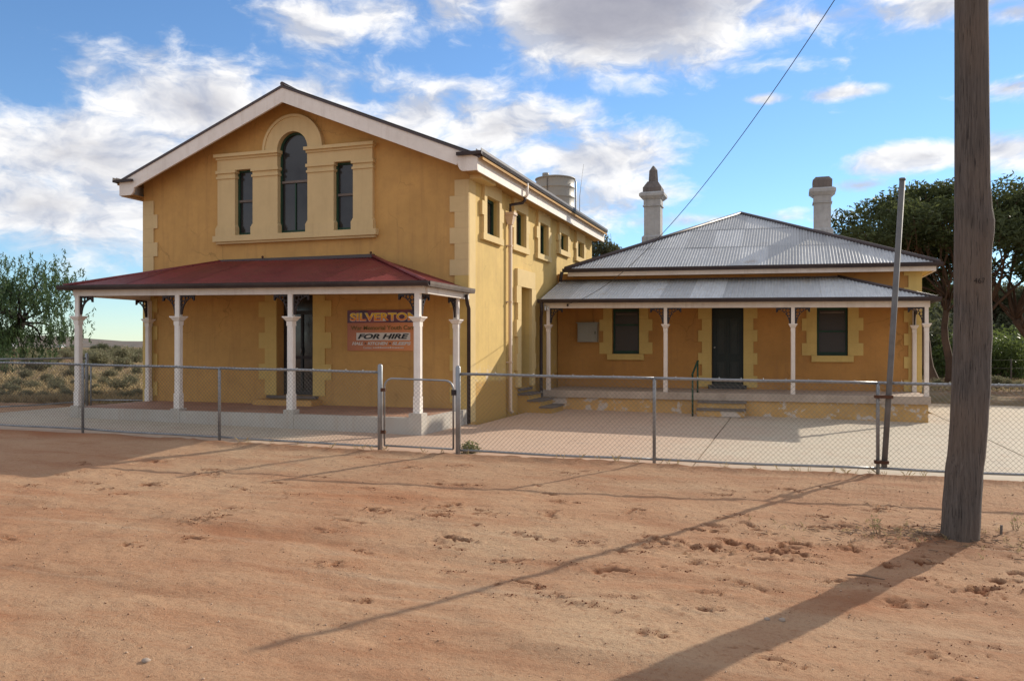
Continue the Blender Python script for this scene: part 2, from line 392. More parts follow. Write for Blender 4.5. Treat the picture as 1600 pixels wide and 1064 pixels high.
def sand_fn(t, b, P):
    at_ = t.new('ShaderNodeAttribute'); at_.attribute_name = 'churn'
    big = t.noise(t.mapping(P, (1, 1, 1), loc=(2, 1, 0)), .22, 5, .6); mid = t.noise(t.mapping(P, (.55, 1.5, 1)), 1.3, 7, .62, .3); fine = t.noise(P, 26, 5, .7); grit = t.noise(P, 120, 4, .75)
    c = t.mix(t.ramp(big, [(.33, 0), (.68, 1)]), (.435, .240, .135), (.50, .345, .215))
    c = t.mix(t.math('MULTIPLY', t.ramp(mid, [(.47, 0), (.72, 1)]), .60), c, (.335, .142, .072))
    c = t.mix(t.math('MULTIPLY', t.ramp(mid, [(.25, 1), (.42, 0)]), .42), c, (.50, .350, .225))
    c = t.mix(t.math('MULTIPLY', t.ramp(fine, [(.30, 1), (.50, 0)]), .5), c, (.27, .105, .048))
    c = t.mix(t.math('MULTIPLY', t.ramp(grit, [(.60, 0), (.74, 1)]), .55), c, (.56, .42, .30))
    c = t.mix(t.math('MULTIPLY', t.ramp(grit, [(.30, 1), (.46, 0)]), .55), c, (.19, .085, .045))
    c = t.mix(t.math('MULTIPLY', at_.outputs['Fac'], 1.15, clamp=True), c, (.175, .060, .026))
    trk = t.noise(t.mapping(P, (.10, 2.6, 1), rot=(0, 0, .04)), 1.5, 6, .65)
    c = t.mix(t.math('MULTIPLY', t.ramp(trk, [(.54, 0), (.72, 1)]), .4), c, (.35, .17, .092))
    c = t.mix(t.math('MULTIPLY', t.ramp(trk, [(.28, 1), (.42, 0)]), .40), c, (.50, .36, .24))
    vg = t.new('ShaderNodeTexVoronoi'); t.put(vg.inputs['Vector'], P); vg.inputs['Scale'].default_value = 55
    gm = t.math('MULTIPLY', t.ramp(vg.outputs['Distance'], [(.10, 1), (.26, 0)]), t.ramp(t.noise(P, 1.1, 4, .6), [(.46, 0), (.62, 1)]))
    sc_ = t.new('ShaderNodeSeparateColor'); t.l.new(vg.outputs['Color'], sc_.inputs[0])
    c = t.mix(t.math('MULTIPLY', gm, .8), c, t.ramp(sc_.outputs[0], [(.2, (.20, .095, .055)), (.55, (.40, .25, .16)), (.9, (.58, .47, .37))]))
    rp = t.noise(t.mapping(P, (.35, 1.0, 1), loc=(3, 7, 0)), .75, 6, .65)
    c = t.mix(t.math('MULTIPLY', t.ramp(rp, [(.54, 0), (.68, 1)]), .5), c, (.34, .130, .058))
    # dry plain beyond the yards: straw litter over red earth
    sep = t.new('ShaderNodeSeparateXYZ'); t.put(sep.inputs[0], P)
    far = t.new('ShaderNodeMapRange'); t.put(far.inputs[0], sep.outputs[1]); far.inputs[1].default_value = 13; far.inputs[2].default_value = 20
    pl = t.noise(P, .09, 7, .65)
    pc = t.mix(t.ramp(pl, [(.38, 0), (.60, 1)]), (.25, .135, .080), (.22, .165, .092))
    pc = t.mix(t.math('MULTIPLY', t.ramp(t.noise(P, .7, 6, .7), [(.42, 0), (.62, 1)]), .75), pc, (.135, .120, .062))
    c = t.mix(far.outputs[0], c, pc)
    t.put(b.inputs['Base Color'], c); b.inputs['Roughness'].default_value = .95; b.inputs['Specular IOR Level'].default_value = .1
    h = t.math('ADD', t.math('ADD', t.math('MULTIPLY', gm, .5), t.math('MULTIPLY', fine, .7)), t.math('ADD', t.math('MULTIPLY', grit, .35), t.math('MULTIPLY', t.noise(P, 7, 4), .8)))
    t.put(b.inputs['Normal'], t.bump(h, .85, .025))
M['sand'] = mat('red_sand', sand_fn)
def conc_fn(t, b, P):
    n = t.noise(P, .5, 6, .6); n2 = t.noise(P, 3.5, 6, .65); g = t.noise(P, 120, 3)
    sep = t.new('ShaderNodeSeparateXYZ'); t.put(sep.inputs[0], P)
    dust = t.new('ShaderNodeMapRange'); t.put(dust.inputs[0], t.math('ADD', sep.outputs[0], t.math('MULTIPLY', n, 3))); dust.inputs[1].default_value = 1.6; dust.inputs[2].default_value = -1.5
    left = t.new('ShaderNodeMapRange'); t.put(left.inputs[0], t.math('ADD', sep.outputs[0], t.math('MULTIPLY', n, 2))); left.inputs[1].default_value = -6.2; left.inputs[2].default_value = -7.4
    base = t.mix(n, (.43, .36, .265), (.50, .43, .325))
    base = t.mix(t.math('MULTIPLY', t.math('SUBTRACT', dust.outputs[0], left.outputs[0]), .75, clamp=True), base, (.50, .315, .215))
    base = t.mix(t.math('MULTIPLY', t.ramp(n2, [(.5, 0), (.75, 1)]), .5), base, (.36, .22, .145))
    base = t.mix(t.math('MULTIPLY', t.ramp(n2, [(.30, 1), (.44, 0)]), .45), base, (.29, .23, .18))
    dr = t.new('ShaderNodeMapRange'); t.put(dr.inputs[0], t.math('ADD', sep.outputs[1], t.math('MULTIPLY', n2, 2.6))); dr.inputs[1].default_value = 13.6; dr.inputs[2].default_value = 12.5
    base = t.mix(t.math('MULTIPLY', dr.outputs[0], .7), base, (.44, .255, .155))
    base = t.mix(t.math('MULTIPLY', t.ramp(g, [(.3, 1), (.45, 0)]), .25), base, (.26, .19, .14))
    wob = t.new('ShaderNodeVectorMath', operation='MULTIPLY_ADD'); nz = t.new('ShaderNodeTexNoise'); t.put(nz.inputs['Vector'], P); nz.inputs['Scale'].default_value = 1.5; nz.inputs['Detail'].default_value = 6
    t.l.new(nz.outputs['Color'], wob.inputs[0]); wob.inputs[1].default_value = (.6, .6, 0); t.put(wob.inputs[2], P)
    vo = t.new('ShaderNodeTexVoronoi', feature='DISTANCE_TO_EDGE'); t.l.new(wob.outputs[0], vo.inputs['Vector']); vo.inputs['Scale'].default_value = .33
    base = t.mix(t.math('MULTIPLY', t.ramp(vo.outputs[0], [(0, 1), (.004, 0)]), .45), base, (.16, .11, .08))
    t.put(b.inputs['Base Color'], base); b.inputs['Roughness'].default_value = .85
    t.put(b.inputs['Normal'], t.bump(t.math('ADD', t.math('MULTIPLY', g, .4), n2), .2, .01))
M['concrete'] = mat('dusty_concrete', conc_fn)
def pole_fn(t, b, P):
    f = t.noise(t.mapping(P, (16, 16, .9)), 3.0, 8, .7, .3); g = t.noise(t.mapping(P, (40, 40, 1.4)), 3, 5, .7); n = t.noise(P, 1.2, 4)
    c = t.mix(t.ramp(f, [(.3, 0), (.7, 1)]), (.050, .042, .037), (.150, .128, .112))
    c = t.mix(t.math('MULTIPLY', t.ramp(n, [(.4, 0), (.65, 1)]), .40), c, (.18, .125, .085))
    crack = t.ramp(g, [(.345, 1), (.41, 0)])
    c = t.mix(crack, c, (.018, .013, .011))
    t.put(b.inputs['Base Color'], c); b.inputs['Roughness'].default_value = .85
    t.put(b.inputs['Normal'], t.bump(t.math('SUBTRACT', t.math('ADD', f, t.math('MULTIPLY', g, .5)), t.math('MULTIPLY', crack, .6)), .8, .02))
M['pole'] = mat('weathered_pole_wood', pole_fn)
def leaf(name, a, bcol, trans=.35, rough=.45):
    def fn(t, b, P):
        n = t.noise(P, 1.4, 4, .6); n2 = t.noise(P, 37, 2)
        c = t.mix(t.ramp(t.math('ADD', t.math('MULTIPLY', n, .6), t.math('MULTIPLY', n2, .4)), [(.34, 0), (.66, 1)]), a, bcol)
        t.put(b.inputs['Base Color'], c); b.inputs['Roughness'].default_value = rough; b.inputs['Specular IOR Level'].default_value = .22
        tr = t.new('ShaderNodeBsdfTranslucent'); t.put(tr.inputs[0], t.mix(.5, c, tuple(min(1, x * 2.0) for x in bcol)))
        mx = t.new('ShaderNodeMixShader'); mx.inputs[0].default_value = trans
        t.l.new(b.outputs[0], mx.inputs[1]); t.l.new(tr.outputs[0], mx.inputs[2])
        t.l.new(mx.outputs[0], t.n['Material Output'].inputs[0])
    return mat(name, fn)
M['leaf_dark'] = leaf('dark_gum_leaves', (.020, .031, .012), (.110, .128, .046), .30, .6)
M['leaf_pepper'] = leaf('pepper_leaves', (.030, .062, .028), (.085, .130, .052), .35)
M['leaf_bright'] = leaf('bright_leaves', (.045, .075, .022), (.125, .16, .045), .35)
M['leaf_salt'] = leaf('saltbush_leaves', (.10, .10, .055), (.25, .23, .13), .2, .7)
M['leaf_dull'] = leaf('dull_leaves', (.05, .06, .035), (.12, .125, .06), .25, .6)
M['straw'] = leaf('straw', (.24, .17, .08), (.42, .33, .18), .25, .8)
M['bark'] = painted('bark', (.14, .085, .055), .3, .9, (.05, .035, .025), .6, .8)
M['bark_dark'] = painted('dark_bark', (.030, .024, .020), .3, .9, (.03, .02, .02), .6, .8)
def hill_fn(t, b, P):
    n = t.noise(P, .02, 6, .65); n2 = t.noise(P, .12, 5, .7)
    c = t.mix(n, (.13, .085, .070), (.135, .11, .08)); c = t.mix(t.ramp(n2, [(.5, 0), (.62, 1)]), c, (.06, .065, .05))
    t.put(b.inputs['Base Color'], c); b.inputs['Roughness'].default_value = 1
M['hill'] = mat('far_hill_scrub', hill_fn)
def stone_fn(t, b, P):
    n = t.noise(P, 31, 3); t.put(b.inputs['Base Color'], t.ramp(n, [(.3, (.24, .11, .06)), (.5, (.44, .27, .16)), (.72, (.56, .43, .33))])); b.inputs['Roughness'].default_value = .9
M['stone'] = mat('pebble_stone', stone_fn)
M['clod'] = flat('soil_clod', (.20, .075, .034), .95)
M['twig'] = flat('dry_twig', (.20, .13, .085), .9)

# ------------------------------------------------------------------ ground sheet
def edge_y(x):
    return float(np.interp(x, [-40, -13.4, -8.7, -5.9, -2.8, -1.1, 1.1, 2.8, 9], [11.0, 11.07, 11.1, 11.14, 11.28, 11.40, 11.62, 11.70, 12.0]))
def vnoise(x, y, f, seed):
    """value noise on arrays"""
    g = np.random.default_rng(seed).random((256, 256))
    x = x * f; y = y * f; xi = np.floor(x).astype(int); yi = np.floor(y).astype(int); fx = x - xi; fy = y - yi
    fx = fx * fx * (3 - 2 * fx); fy = fy * fy * (3 - 2 * fy)
    a = g[xi % 256, yi % 256]; b = g[(xi + 1) % 256, yi % 256]; c = g[xi % 256, (yi + 1) % 256]; d = g[(xi + 1) % 256, (yi + 1) % 256]
    return (a * (1 - fx) + b * fx) * (1 - fy) + (c * (1 - fx) + d * fx) * fy
HOLES = []
for i in range(250):
    x = random.uniform(-9.5, 6) if random.random() < .5 else random.gauss(.5, 2.4); y = random.uniform(3.4, 10.9) if random.random() < .3 else random.gauss(7.7, 1.1)
    HOLES.append((x, y, random.uniform(.045, .085), random.uniform(.35, .7), random.gauss(0, .5), random.uniform(.25, 1) ** 1.3))
    if random.random() < .75:
        HOLES.append((x + random.uniform(.09, .2), y + random.uniform(-.06, .06), random.uniform(.03, .055), .6, random.gauss(0, .6), random.uniform(.2, .8)))
def build_ground():
    def axis(lo, hi, step, far, n):
        a = np.arange(lo, hi, step); k = np.linspace(0, 1, n + 1)[1:]
        return np.concatenate([lo - (far * k ** 4 + 6 * k)[::-1], a, a[-1] + far * k ** 4 + 6 * k])
    xs = axis(-9.6, 6.2, .026, 2500, 60); ys = axis(2.6, 12.1, .026, 2500, 60)
    X, Y = np.meshgrid(xs, ys)
    Z = -.0125 * (np.clip(X, -18, 12) + 6.3) - .046 * np.maximum(0, 11 - np.maximum(Y, 5.8)) - .015 * (5.8 - np.minimum(5.8, np.maximum(Y, -8)))
    near = np.clip((14 - Y) / 3, 0, 1) * np.clip((X + 30) / 10, 0, 1) * np.clip((20 - X) / 10, 0, 1)
    Z += near * ((vnoise(X + 50, Y + 50, .55, 1) - .5) * .035 + (vnoise(X + 50, Y + 50, 2.3, 2) - .5) * .020 + (vnoise(X + 90, Y * 1.5 + 50, 7, 3) - .5) * .010 + (vnoise(X + 20, Y + 20, 17, 4) - .5) * .006)
    churn = np.zeros_like(Z)
    # wheel ruts along the street
    for ry, rd in ((4.9, .014), (6.6, .012)):
        dd = np.abs(Y - (ry - .03 * X + .12 * np.sin(X * .7))); Z -= near * rd * np.exp(-(dd / .16) ** 2)
        churn += .22 * np.exp(-(dd / .25) ** 2) * (vnoise(X + 9, Y * 3 + 9, 1.3, 8) > .55) * near
    for hx, hy, r, asp, an, st in HOLES:
        i0, i1 = np.searchsorted(xs, [hx - .3, hx + .3]); j0, j1 = np.searchsorted(ys, [hy - .3, hy + .3])
        sx, sy = X[j0:j1, i0:i1] - hx, Y[j0:j1, i0:i1] - hy
        u = sx * math.cos(an) + sy * math.sin(an); v = (-sx * math.sin(an) + sy * math.cos(an)) / asp
        q = np.sqrt(u * u + v * v) / r * (1 + 1.3 * (vnoise(sx + hx + 50, sy + hy + 50, 17, 5) - .5) + .8 * (vnoise(sx + hx + 50, sy + hy + 50, 37, 15) - .5))
        Z[j0:j1, i0:i1] += st * (-.030 * np.exp(-q ** 4) + .015 * np.exp(-((q - 1.55) / .38) ** 2))
        churn[j0:j1, i0:i1] = np.maximum(churn[j0:j1, i0:i1], st * np.exp(-(q * .85) ** 3))
    # soil banked against the paving edge, dropping under the slab behind it
    ey = np.interp(xs, np.linspace(-40, 20, 200), [edge_y(x) for x in np.linspace(-40, 20, 200)])[None, :] + (vnoise(X + 70, Y * 0 + 3, 1.7, 6) - .5) * .16 + (vnoise(X + 70, Y * 0 + 3, 7, 9) - .5) * .07
    under = np.clip((Y - ey) / .05, 0, 1) * (X > -17) * (X < 15) * (Y < 29)
    bank = np.exp(-((Y - ey + .10) / .16) ** 2) * near
    Z += bank * (.030 + .03 * vnoise(X + 30, Y + 30, 9, 7)); churn = np.maximum(churn, bank * .45)
    Z -= under * .10
    inside = (X > -16.6) & (X < 15) & (Y > 12.3) & (Y < 28.5); Z[inside] -= .02
    # mound round the power pole
    pb = on_g(1500, 846); d2 = (X - pb.x) ** 2 + (Y - pb.y) ** 2
    Z += .045 * np.exp(-d2 / .35); churn = np.maximum(churn, .5 * np.exp(-d2 / .30) * (.4 + vnoise(X + 4, Y + 4, 6, 12)))
    r = np.sqrt(X ** 2 + Y ** 2); Z += np.clip((r - 45) / 200, 0, 1) * ((vnoise(X + 4000, Y + 4000, .012, 11) - .5) * 1.2)
    nx, ny = len(xs), len(ys)
    V = np.stack([X.ravel(), Y.ravel(), Z.ravel()], 1)
    idx = np.arange(nx * ny).reshape(ny, nx)
    F = np.stack([idx[:-1, :-1].ravel(), idx[:-1, 1:].ravel(), idx[1:, 1:].ravel(), idx[1:, :-1].ravel()], 1)
    me = raw_mesh('ground', V, F, M['sand'], True)
    a = me.attributes.new('churn', 'FLOAT', 'POINT'); a.data.foreach_set('value', np.clip(churn, 0, 1).ravel().astype(np.float32))
    o = bpy.data.objects.new('ground', me); COL.objects.link(o); o['kind'] = 'structure'; o['label'] = 'red sandy street verge and dry plain'
    return xs, ys, Z
GX, GY, GZ = build_ground()
def sz(x, y):
    i = min(max(int(np.searchsorted(GX, x)), 0), len(GX) - 1); j = min(max(int(np.searchsorted(GY, y)), 0), len(GY) - 1)
    return float(GZ[j, i])

# concrete yard, slab by slab
def build_paving():
    root = empty('pavement', (-6, 13, gz(-6, 13)), 'dusty concrete yard paving in front of both buildings', 'pavement'); del root['category']; root['kind'] = 'structure'
    def slab(x0, x1, y0, y1, front=False):
        m = MB(); n = max(2, int((x1 - x0) / .7)); g = .012
        xs = [x0 + g + (x1 - x0 - 2 * g) * i / n for i in range(n + 1)]
        top = []; 
        for x in xs:
            ya = edge_y(x) - .22 if front else y0 + g
            top.append((x, ya)); 
        vs = []
        for x, ya in top:
            for yy in (ya, y1 - g):
                for dz in (0, -.09): vs.append((x, yy, gz(x, 12) - .008 + dz))
        fs = []
        for i in range(n):
            a = 4 * i; b = a + 4
            fs += [(a, b, b + 2, a + 2), (a, a + 1, b + 1, b), (a + 2, b + 2, b + 3, a + 3)]
        fs += [(0, 2, 3, 1), (4 * n, 4 * n + 1, 4 * n + 3, 4 * n + 2)]
        m.add(vs, fs); m.part('concrete_slab', M['concrete'], root)
    J = [-16.5, -10.75, -6.0, -1.25, 3.5, 8.25, 13]
    for a, b in zip(J, J[1:]): slab(a, b, 0, 17.6, True) if a > -7 else slab(a, b, 0, 15.70, True)
    for a, b in ((-6.0, -1.25), (-1.25, 3.5), (3.5, 8.25), (8.25, 13)): slab(a, b, 17.6, 23.2)
    for a, b in ((3.5, 8.25), (8.25, 13)): slab(a, b, 23.2, 27.5)
build_paving()

# far low hills
def build_hills():
    n = 160; V = []; F = []
    for i in range(n + 1):
        a = R(-75) + R(150) * i / n; x0 = math.sin(a + -YAW); y0 = math.cos(a + -YAW)
        h = 9.5 + 3.2 * math.sin(i * .21) + 1.8 * math.sin(i * .53 + 1) + .6 * random.random()
        for d, z in ((560, -2), (640, h * .45), (740, h), (900, h * .9), (1000, -2)): V.append((x0 * d, y0 * d, z))
    for i in range(n):
        for k in range(4): F.append((i * 5 + k, i * 5 + 5 + k, i * 5 + 6 + k, i * 5 + 1 + k))
    o = bpy.data.objects.new('hills', raw_mesh('hills', V, F, M['hill'], True)); COL.objects.link(o); o['kind'] = 'structure'
build_hills()

# ------------------------------------------------------------------ generic building helpers
def fy(y0):      # plate in the XZ plane, depth grows to +Y
    return lambda u, v, d: (u, y0 + d, v)
def fx(x0):      # plate in the YZ plane, depth grows to -X
    return lambda u, v, d: (x0 - d, u, v)
def rect(u0, u1, v0, v1): return [(u0, v0), (u1, v0), (u1, v1), (u0, v1)]
def corrugated(mb, o, u, v, poly_top, U, depth=.018, pitch=.076, vmin=None, k=6, lift=0.0):
    """corrugated sheeting. o: eave origin, u: unit along eave, v: unit up the slope; poly_top(s) = length up the slope at s"""
    o = Vector(o); u = Vector(u).normalized(); v = Vector(v).normalized(); n = u.cross(v).normalized()
    if n.z < 0: n = -n
    N = int(U / pitch * k); vs = []; fs = []; cols = []
    for i in range(N + 1):
        s = U * i / N; t1 = poly_top(s); t0 = vmin(s) if vmin else 0
        w = depth * .5 * math.sin(2 * math.pi * s / pitch) + lift
        ok = t1 > t0 + .005; cols.append(ok)
        vs.append(o + u * s + v * t0 + n * w); vs.append(o + u * s + v * max(t1, t0) + n * w)
    for i in range(N):
        if cols[i] or cols[i + 1]: fs.append((2 * i, 2 * i + 2, 2 * i + 3, 2 * i + 1))
    return mb.add(vs, fs, True)
def sheets(parent, nm, m_, o, u, v, top, U, depth=.018, pitch=.076, k=6, vmin=None, lift=0.0, wide=.762):
    o = Vector(o); uu = Vector(u).normalized(); n = max(1, round(U / wide)); w = U / n; w = max(1, round(w / pitch)) * pitch
    i = 0
    while i * w < U - .01:
        a = i * w; L = min(w + .03, U - a); m = MB()
        corrugated(m, o + uu * a, u, v, lambda s: top(min(U, a + s)), L, depth, pitch, (lambda s: vmin(min(U, a + s))) if vmin else None, k, lift + .003 * (i % 2) + random.uniform(-.002, .002))
        if m.f: m.part(nm, m_, parent)
        i += 1
def bracket_poly(w=.32, h=.385):
    pts = [(0, 0), (w + .02, 0), (w + .02, -.11), (w - .012, -.11), (w - .02, -.045)]
    c = (w + .01, -h); 
    for i in range(11):
        a = R(92 + (176 - 92) * i / 10); pts.append((c[0] + (w - .035) * math.cos(a), c[1] + (h - .045) * math.sin(a)))
    pts += [(.034, -h), (0, -h)]
    holes = []
    for cx, cz, r in ((.070, -.070, .043), (.150, -.058, .033), (.060, -.150, .033), (.125, -.118, .022), (.212, -.045, .022), (.046, -.215, .020)):
        holes.append([(cx + r * math.cos(R(60 * k + 10)), cz + r * math.sin(R(60 * k + 10))) for k in range(6)])
    return pts, holes
BP, BH = bracket_poly()
def bracket(parent, x, y, z, dx, dy):
    m = MB(); T = .028
    if dx: m.plate(BP, BH, lambda u, v, d: (x + dx * u, y - T / 2 + d, z + v), 0, T)
    else: m.plate(BP, BH, lambda u, v, d: (x - T / 2 + d, y + dy * u, z + v), 0, T)
    return m.part('bracket', M['iron'], parent)
def veranda_post(parent, x, y, zbase, zcap, ztop, w, up, m_, pier=None):
    m = MB(); h = w / 2; ch = w * .16
    oc = lambda hh, z: [(x + a * hh, y + b * hh, z) for a, b in ((-1, -1 + 2 * ch / w), (-1 + 2 * ch / w, -1), (1 - 2 * ch / w, -1), (1, -1 + 2 * ch / w), (1, 1 - 2 * ch / w), (1 - 2 * ch / w, 1), (-1 + 2 * ch / w, 1), (-1, 1 - 2 * ch / w))]
    def prism(h0, z0, h1, z1):
        vs = oc(h0, z0) + oc(h1, z1); m.add(vs, [(i, (i + 1) % 8, 8 + (i + 1) % 8, 8 + i) for i in range(8)] + [tuple(range(8))[::-1], tuple(range(8, 16))])
    m.frustum(x, y, h, h, zbase, zbase + .30); prism(h * .98, zbase + .30, h * .98, zcap - .12); m.frustum(x, y, h, h, zcap - .12, zcap - .035)
    m.frustum(x, y, h * 1.12, h * 1.8, zcap - .03, zcap + .035); m.frustum(x, y, h * 1.92, h * 1.92, zcap + .035, zcap + .058)
    m.frustum(x, y, up / 2, up / 2, zcap + .058, ztop)
    p = m.part('post', m_, parent)
    if pier:
        q = MB(); q.frustum(x, y, pier / 2, pier / 2 * .96, pier_z0[0], zbase); q.part('pier', M['white_render'], p)
    return p
pier_z0 = [0]

# ------------------------------------------------------------------ the hall
HX0, HX1, HYF, HYB = -14.46, -6.19, 15.73, 26.9
XC = -10.325
hall = empty('hall', (XC, HYF, 0), 'two storey ochre gabled hall with arched triple window and red veranda roof', 'building')
def build_hall():
    T = .34
    slope = .404; apex = 7.20
    roofz = lambda x: apex - abs(x - XC) * slope
    arch = [(XC + .395 * math.cos(R(a)), 5.925 + .395 * math.sin(R(a))) for a in range(0, 181, 12)]
    cen = [(XC - .395, 4.07), (XC + .395, 4.07)] + arch
    sideL = rect(XC - 1.515, XC - 1.015, 4.07, 5.575); sideR = rect(XC + 1.015, XC + 1.515, 4.07, 5.575)
    door = rect(-10.78, -9.85, .50, 2.95)
    outer = [(HX0, -.4), (HX1, -.4), (HX1, roofz(HX1) - .06), (XC, apex - .06), (HX0, roofz(HX0) - .06)]
    m = MB().plate(outer, [cen, sideL, sideR, door], fy(HYF), 0, T)
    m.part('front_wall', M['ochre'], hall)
    # side wall
    wins = [(17.02, 4.02), (19.02, 4.02), (21.02, 4.02), (23.10, 4.36), (25.12, 4.36)]
    holes = [rect(c - .40, c + .40, zb, 4.82) for c, zb in wins] + [rect(19.02, 19.88, .56, 3.03)]
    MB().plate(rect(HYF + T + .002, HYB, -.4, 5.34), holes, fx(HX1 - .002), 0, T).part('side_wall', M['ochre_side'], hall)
    m = MB(); m.box(HX1 - .0035, HX1 - .003, HYF + .002, HYF + T, -.3, 5.2)
    MB().box(HX0 + .002, HX0 + T, HYF + T + .002, HYB, -.4, 5.34).part('side_wall', M['ochre'], hall)
    MB().plate([(HX0 + T, -.4), (HX1 - T - .01, -.4), (HX1 - T - .01, roofz(HX1 - T) - .08), (XC, apex - .08), (HX0 + T, roofz(HX0 + T) - .08)], [], fy(HYB - T), 0, T - .01).part('back_wall', M['ochre'], hall)
    # thin pale skin: the sunlit return of the front corner carries the quoin paint
    MB().box(HX1 + .001, HX1 + .004, HYF + .004, HYF + .36, .02, 5.1).part('corner_paint', M['trim_side'], hall)
    # dark sheets added behind the openings to stand for interior shade
    MB().box(HX0 + .4, HX1 - .5, HYF + .75, HYF + .80, .4, 4.8).part('dark_backing', M['flywire'], hall)
    MB().box(XC - 1.9, XC + 1.9, HYF + .75, HYF + .80, 4.801, 6.3).part('dark_backing', M['flywire'], hall)
    MB().box(HX1 - 1.15, HX1 - 1.10, 16.2, HYB - .5, .4, 5.0).part('dark_backing', M['flywire'], hall)
    # quoins
    qa = MB().box(-.42, 0, -.028, 0, 0, .325).mesh('quoin', M['trim']); qb = MB().box(-.31, 0, -.028, 0, 0, .325).mesh('quoin', M['trim'])
    qs = MB().box(-.42, 0, -.028, 0, 0, .325).mesh('quoin_gold', M['trim_gold']); qt = MB().box(-.31, 0, -.028, 0, 0, .325).mesh('quoin_gold', M['trim_gold'])
    for k in range(15):
        z = .10 + k * .327; low = z < 2.9
        me = (qs if low else qa) if k % 2 else (qt if low else qb)
        zt = z
        if z + .325 > 5.13: continue
        piece('quoin', me, (HX1, HYF - .001, zt), hall)
        piece('quoin', me, (HX0, HYF + .001 - .03 + .001, zt), hall, (0, 0, math.pi)).location.y = -.001 - .028 + .028
    for o in list(hall.children):      # left quoins: mirror about their own plane, not turned into the wall
        if o.name.startswith('quoin') and abs(o.rotation_euler.z) > 1:
            o.rotation_euler = (0, 0, 0); w = .42 if o.data in (qa, qs) else .31; o.location.x = HX0 + w - XC
    # window group dressings
    d = MB(); y = HYF
    def blk(u0, u1, z0, z1, p): d.box(XC + u0, XC + u1, y - p, y + .001, z0, z1)
    s = MB(); s.box(XC - 2.07, XC + 2.07, y - .14, y + .02, 3.95, 4.08); s.box(XC - 2.02, XC + 2.02, y - .09, y, 3.90, 3.95); s.part('window_sill', M['trim'], hall)
    for a, b in ((-1.97, -1.50), (-1.03, -.38), (.38, 1.03), (1.50, 1.97)):
        p = MB(); p.box(XC + a, XC + b, y - .09, y + .025, 4.30, 5.37); p.box(XC + a - .03, XC + b + .03, y - .13, y + .0255, 4.082, 4.26)
        p.plate([(XC + a - .03, 4.26), (XC + b + .03, 4.26), (XC + b, 4.32), (XC + a, 4.32)], [], fy(y - .11), 0, .1345)
        p.box(XC + a - .02, XC + b + .02, y - .115, y + .026, 5.37, 5.42); p.box(XC + a, XC + b, y - .095, y + .0245, 5.42, 5.49); p.box(XC + a - .03, XC + b + .03, y - .13, y + .0265, 5.49, 5.555)
        p.part('pilaster', M['trim'], hall)
    for sg in (-1, 1):
        a, b = sorted((sg * .38, sg * 1.97))
        p = MB(); p.box(XC + a, XC + b, y - .10, y + .025, 5.556, 5.80); p.box(XC + a - .02, XC + b + .02, y - .13, y + .024, 5.80, 5.85); p.box(XC + a - .05, XC + b + .05, y - .18, y + .023, 5.85, 5.92)
        p.part('entablature', M['trim'], hall)
    ao = [(XC + .76 * math.cos(R(a)), 5.921 + .76 * math.sin(R(a))) for a in range(0, 181, 6)]; ai = [(XC + .385 * math.cos(R(a)), 5.921 + .385 * math.sin(R(a))) for a in range(180, -1, -6)]
    am = [(XC + .70 * math.cos(R(a)), 5.921 + .70 * math.sin(R(a))) for a in range(180, -1, -6)]
    p = MB(); p.plate(ao + ai, [], fy(y), -.10, .025); p.plate(ao + am, [], fy(y), -.125, -.0995); p.part('arch', M['trim'], hall)
    # sash windows
    def sash(x0, x1, z0, z1, top=None, zm=None):
        f = MB(); yy = y + .03; w = .058
        if top: out = [(x0, z0), (x1, z0)] + arch; inn = [(x0 + w, z0 + .07), (x1 - w, z0 + .07)] + [(XC + (.395 - w) * math.cos(R(a)), 5.925 + (.395 - w) * math.sin(R(a))) for a in range(0, 181, 12)]
        else: out = rect(x0, x1, z0, z1); inn = rect(x0 + w, x1 - w, z0 + .07, z1 - w)
        f.plate(out, [inn], fy(yy), 0, .06); wdw = f.part('window', M['green'], hall)
        g = MB().plate([(a, b) for a, b in inn], [], fy(yy), .030, .036); g.part('pane', M['glass'], wdw)
        b = MB().box(x0 + w - .004, x1 - w + .004, yy - .012, yy + .028, zm - .025, zm + .025); b.part('meeting_rail', M['timber_grey'], wdw)
        xm = (x0 + x1) / 2
        if top: MB().box(xm - .012, xm + .012, yy + .004, yy + .028, z0 + .07, zm - .027).part('glazing_bar', M['green'], wdw)
    sash(XC - .393, XC + .393, 4.081, 6.32, True, 5.22); sash(XC - 1.513, XC - 1.017, 4.081, 5.57, None, 4.86); sash(XC + 1.017, XC + 1.513, 4.081, 5.57, None, 4.86)
    # front door
    m = MB(); yy = HYF + .26
    m.plate(rect(-10.78, -9.85, .50, 2.95), [rect(-10.70, -10.34, .60, 2.30), rect(-10.29, -9.93, .60, 2.30), rect(-10.70, -9.93, 2.38, 2.87)], fy(yy), 0, .06); dr = m.part('door', M['flywire'], hall)
    for u0, u1 in ((-10.70, -10.34), (-10.29, -9.93)):
        MB().box(u0, u1, yy + .035, yy + .04, .60, 2.30).part('pane', M['glass'], dr)
        MB().box(u0, u1, yy + .006, yy + .03, 1.30, 1.37).part('crossbar', M['iron'], dr)
    MB().box(-10.70, -9.93, yy + .035, yy + .04, 2.38, 2.87).part('fanlight', M['glass'], dr)
    MB().tube([(-10.31, yy - .03, 1.42), (-10.31, yy - .03, 1.56)], .012, 6).part('handle', M['galv'], dr)
    MB().box(-10.98, -9.72, HYF - .12, HYF + .3, .44, .499).part('door_sill', M['timber_grey'], hall)
    MB().box(-11.12, -9.64, HYF - .42, HYF - .002, .301, .42).part('door_step', M['ochre'], hall)
    # quoined door surround
    e = [MB().box(-w, 0, -.026, 0, 0, .345).mesh('surround_block', M['trim_gold']) for w in (.30, .46)]
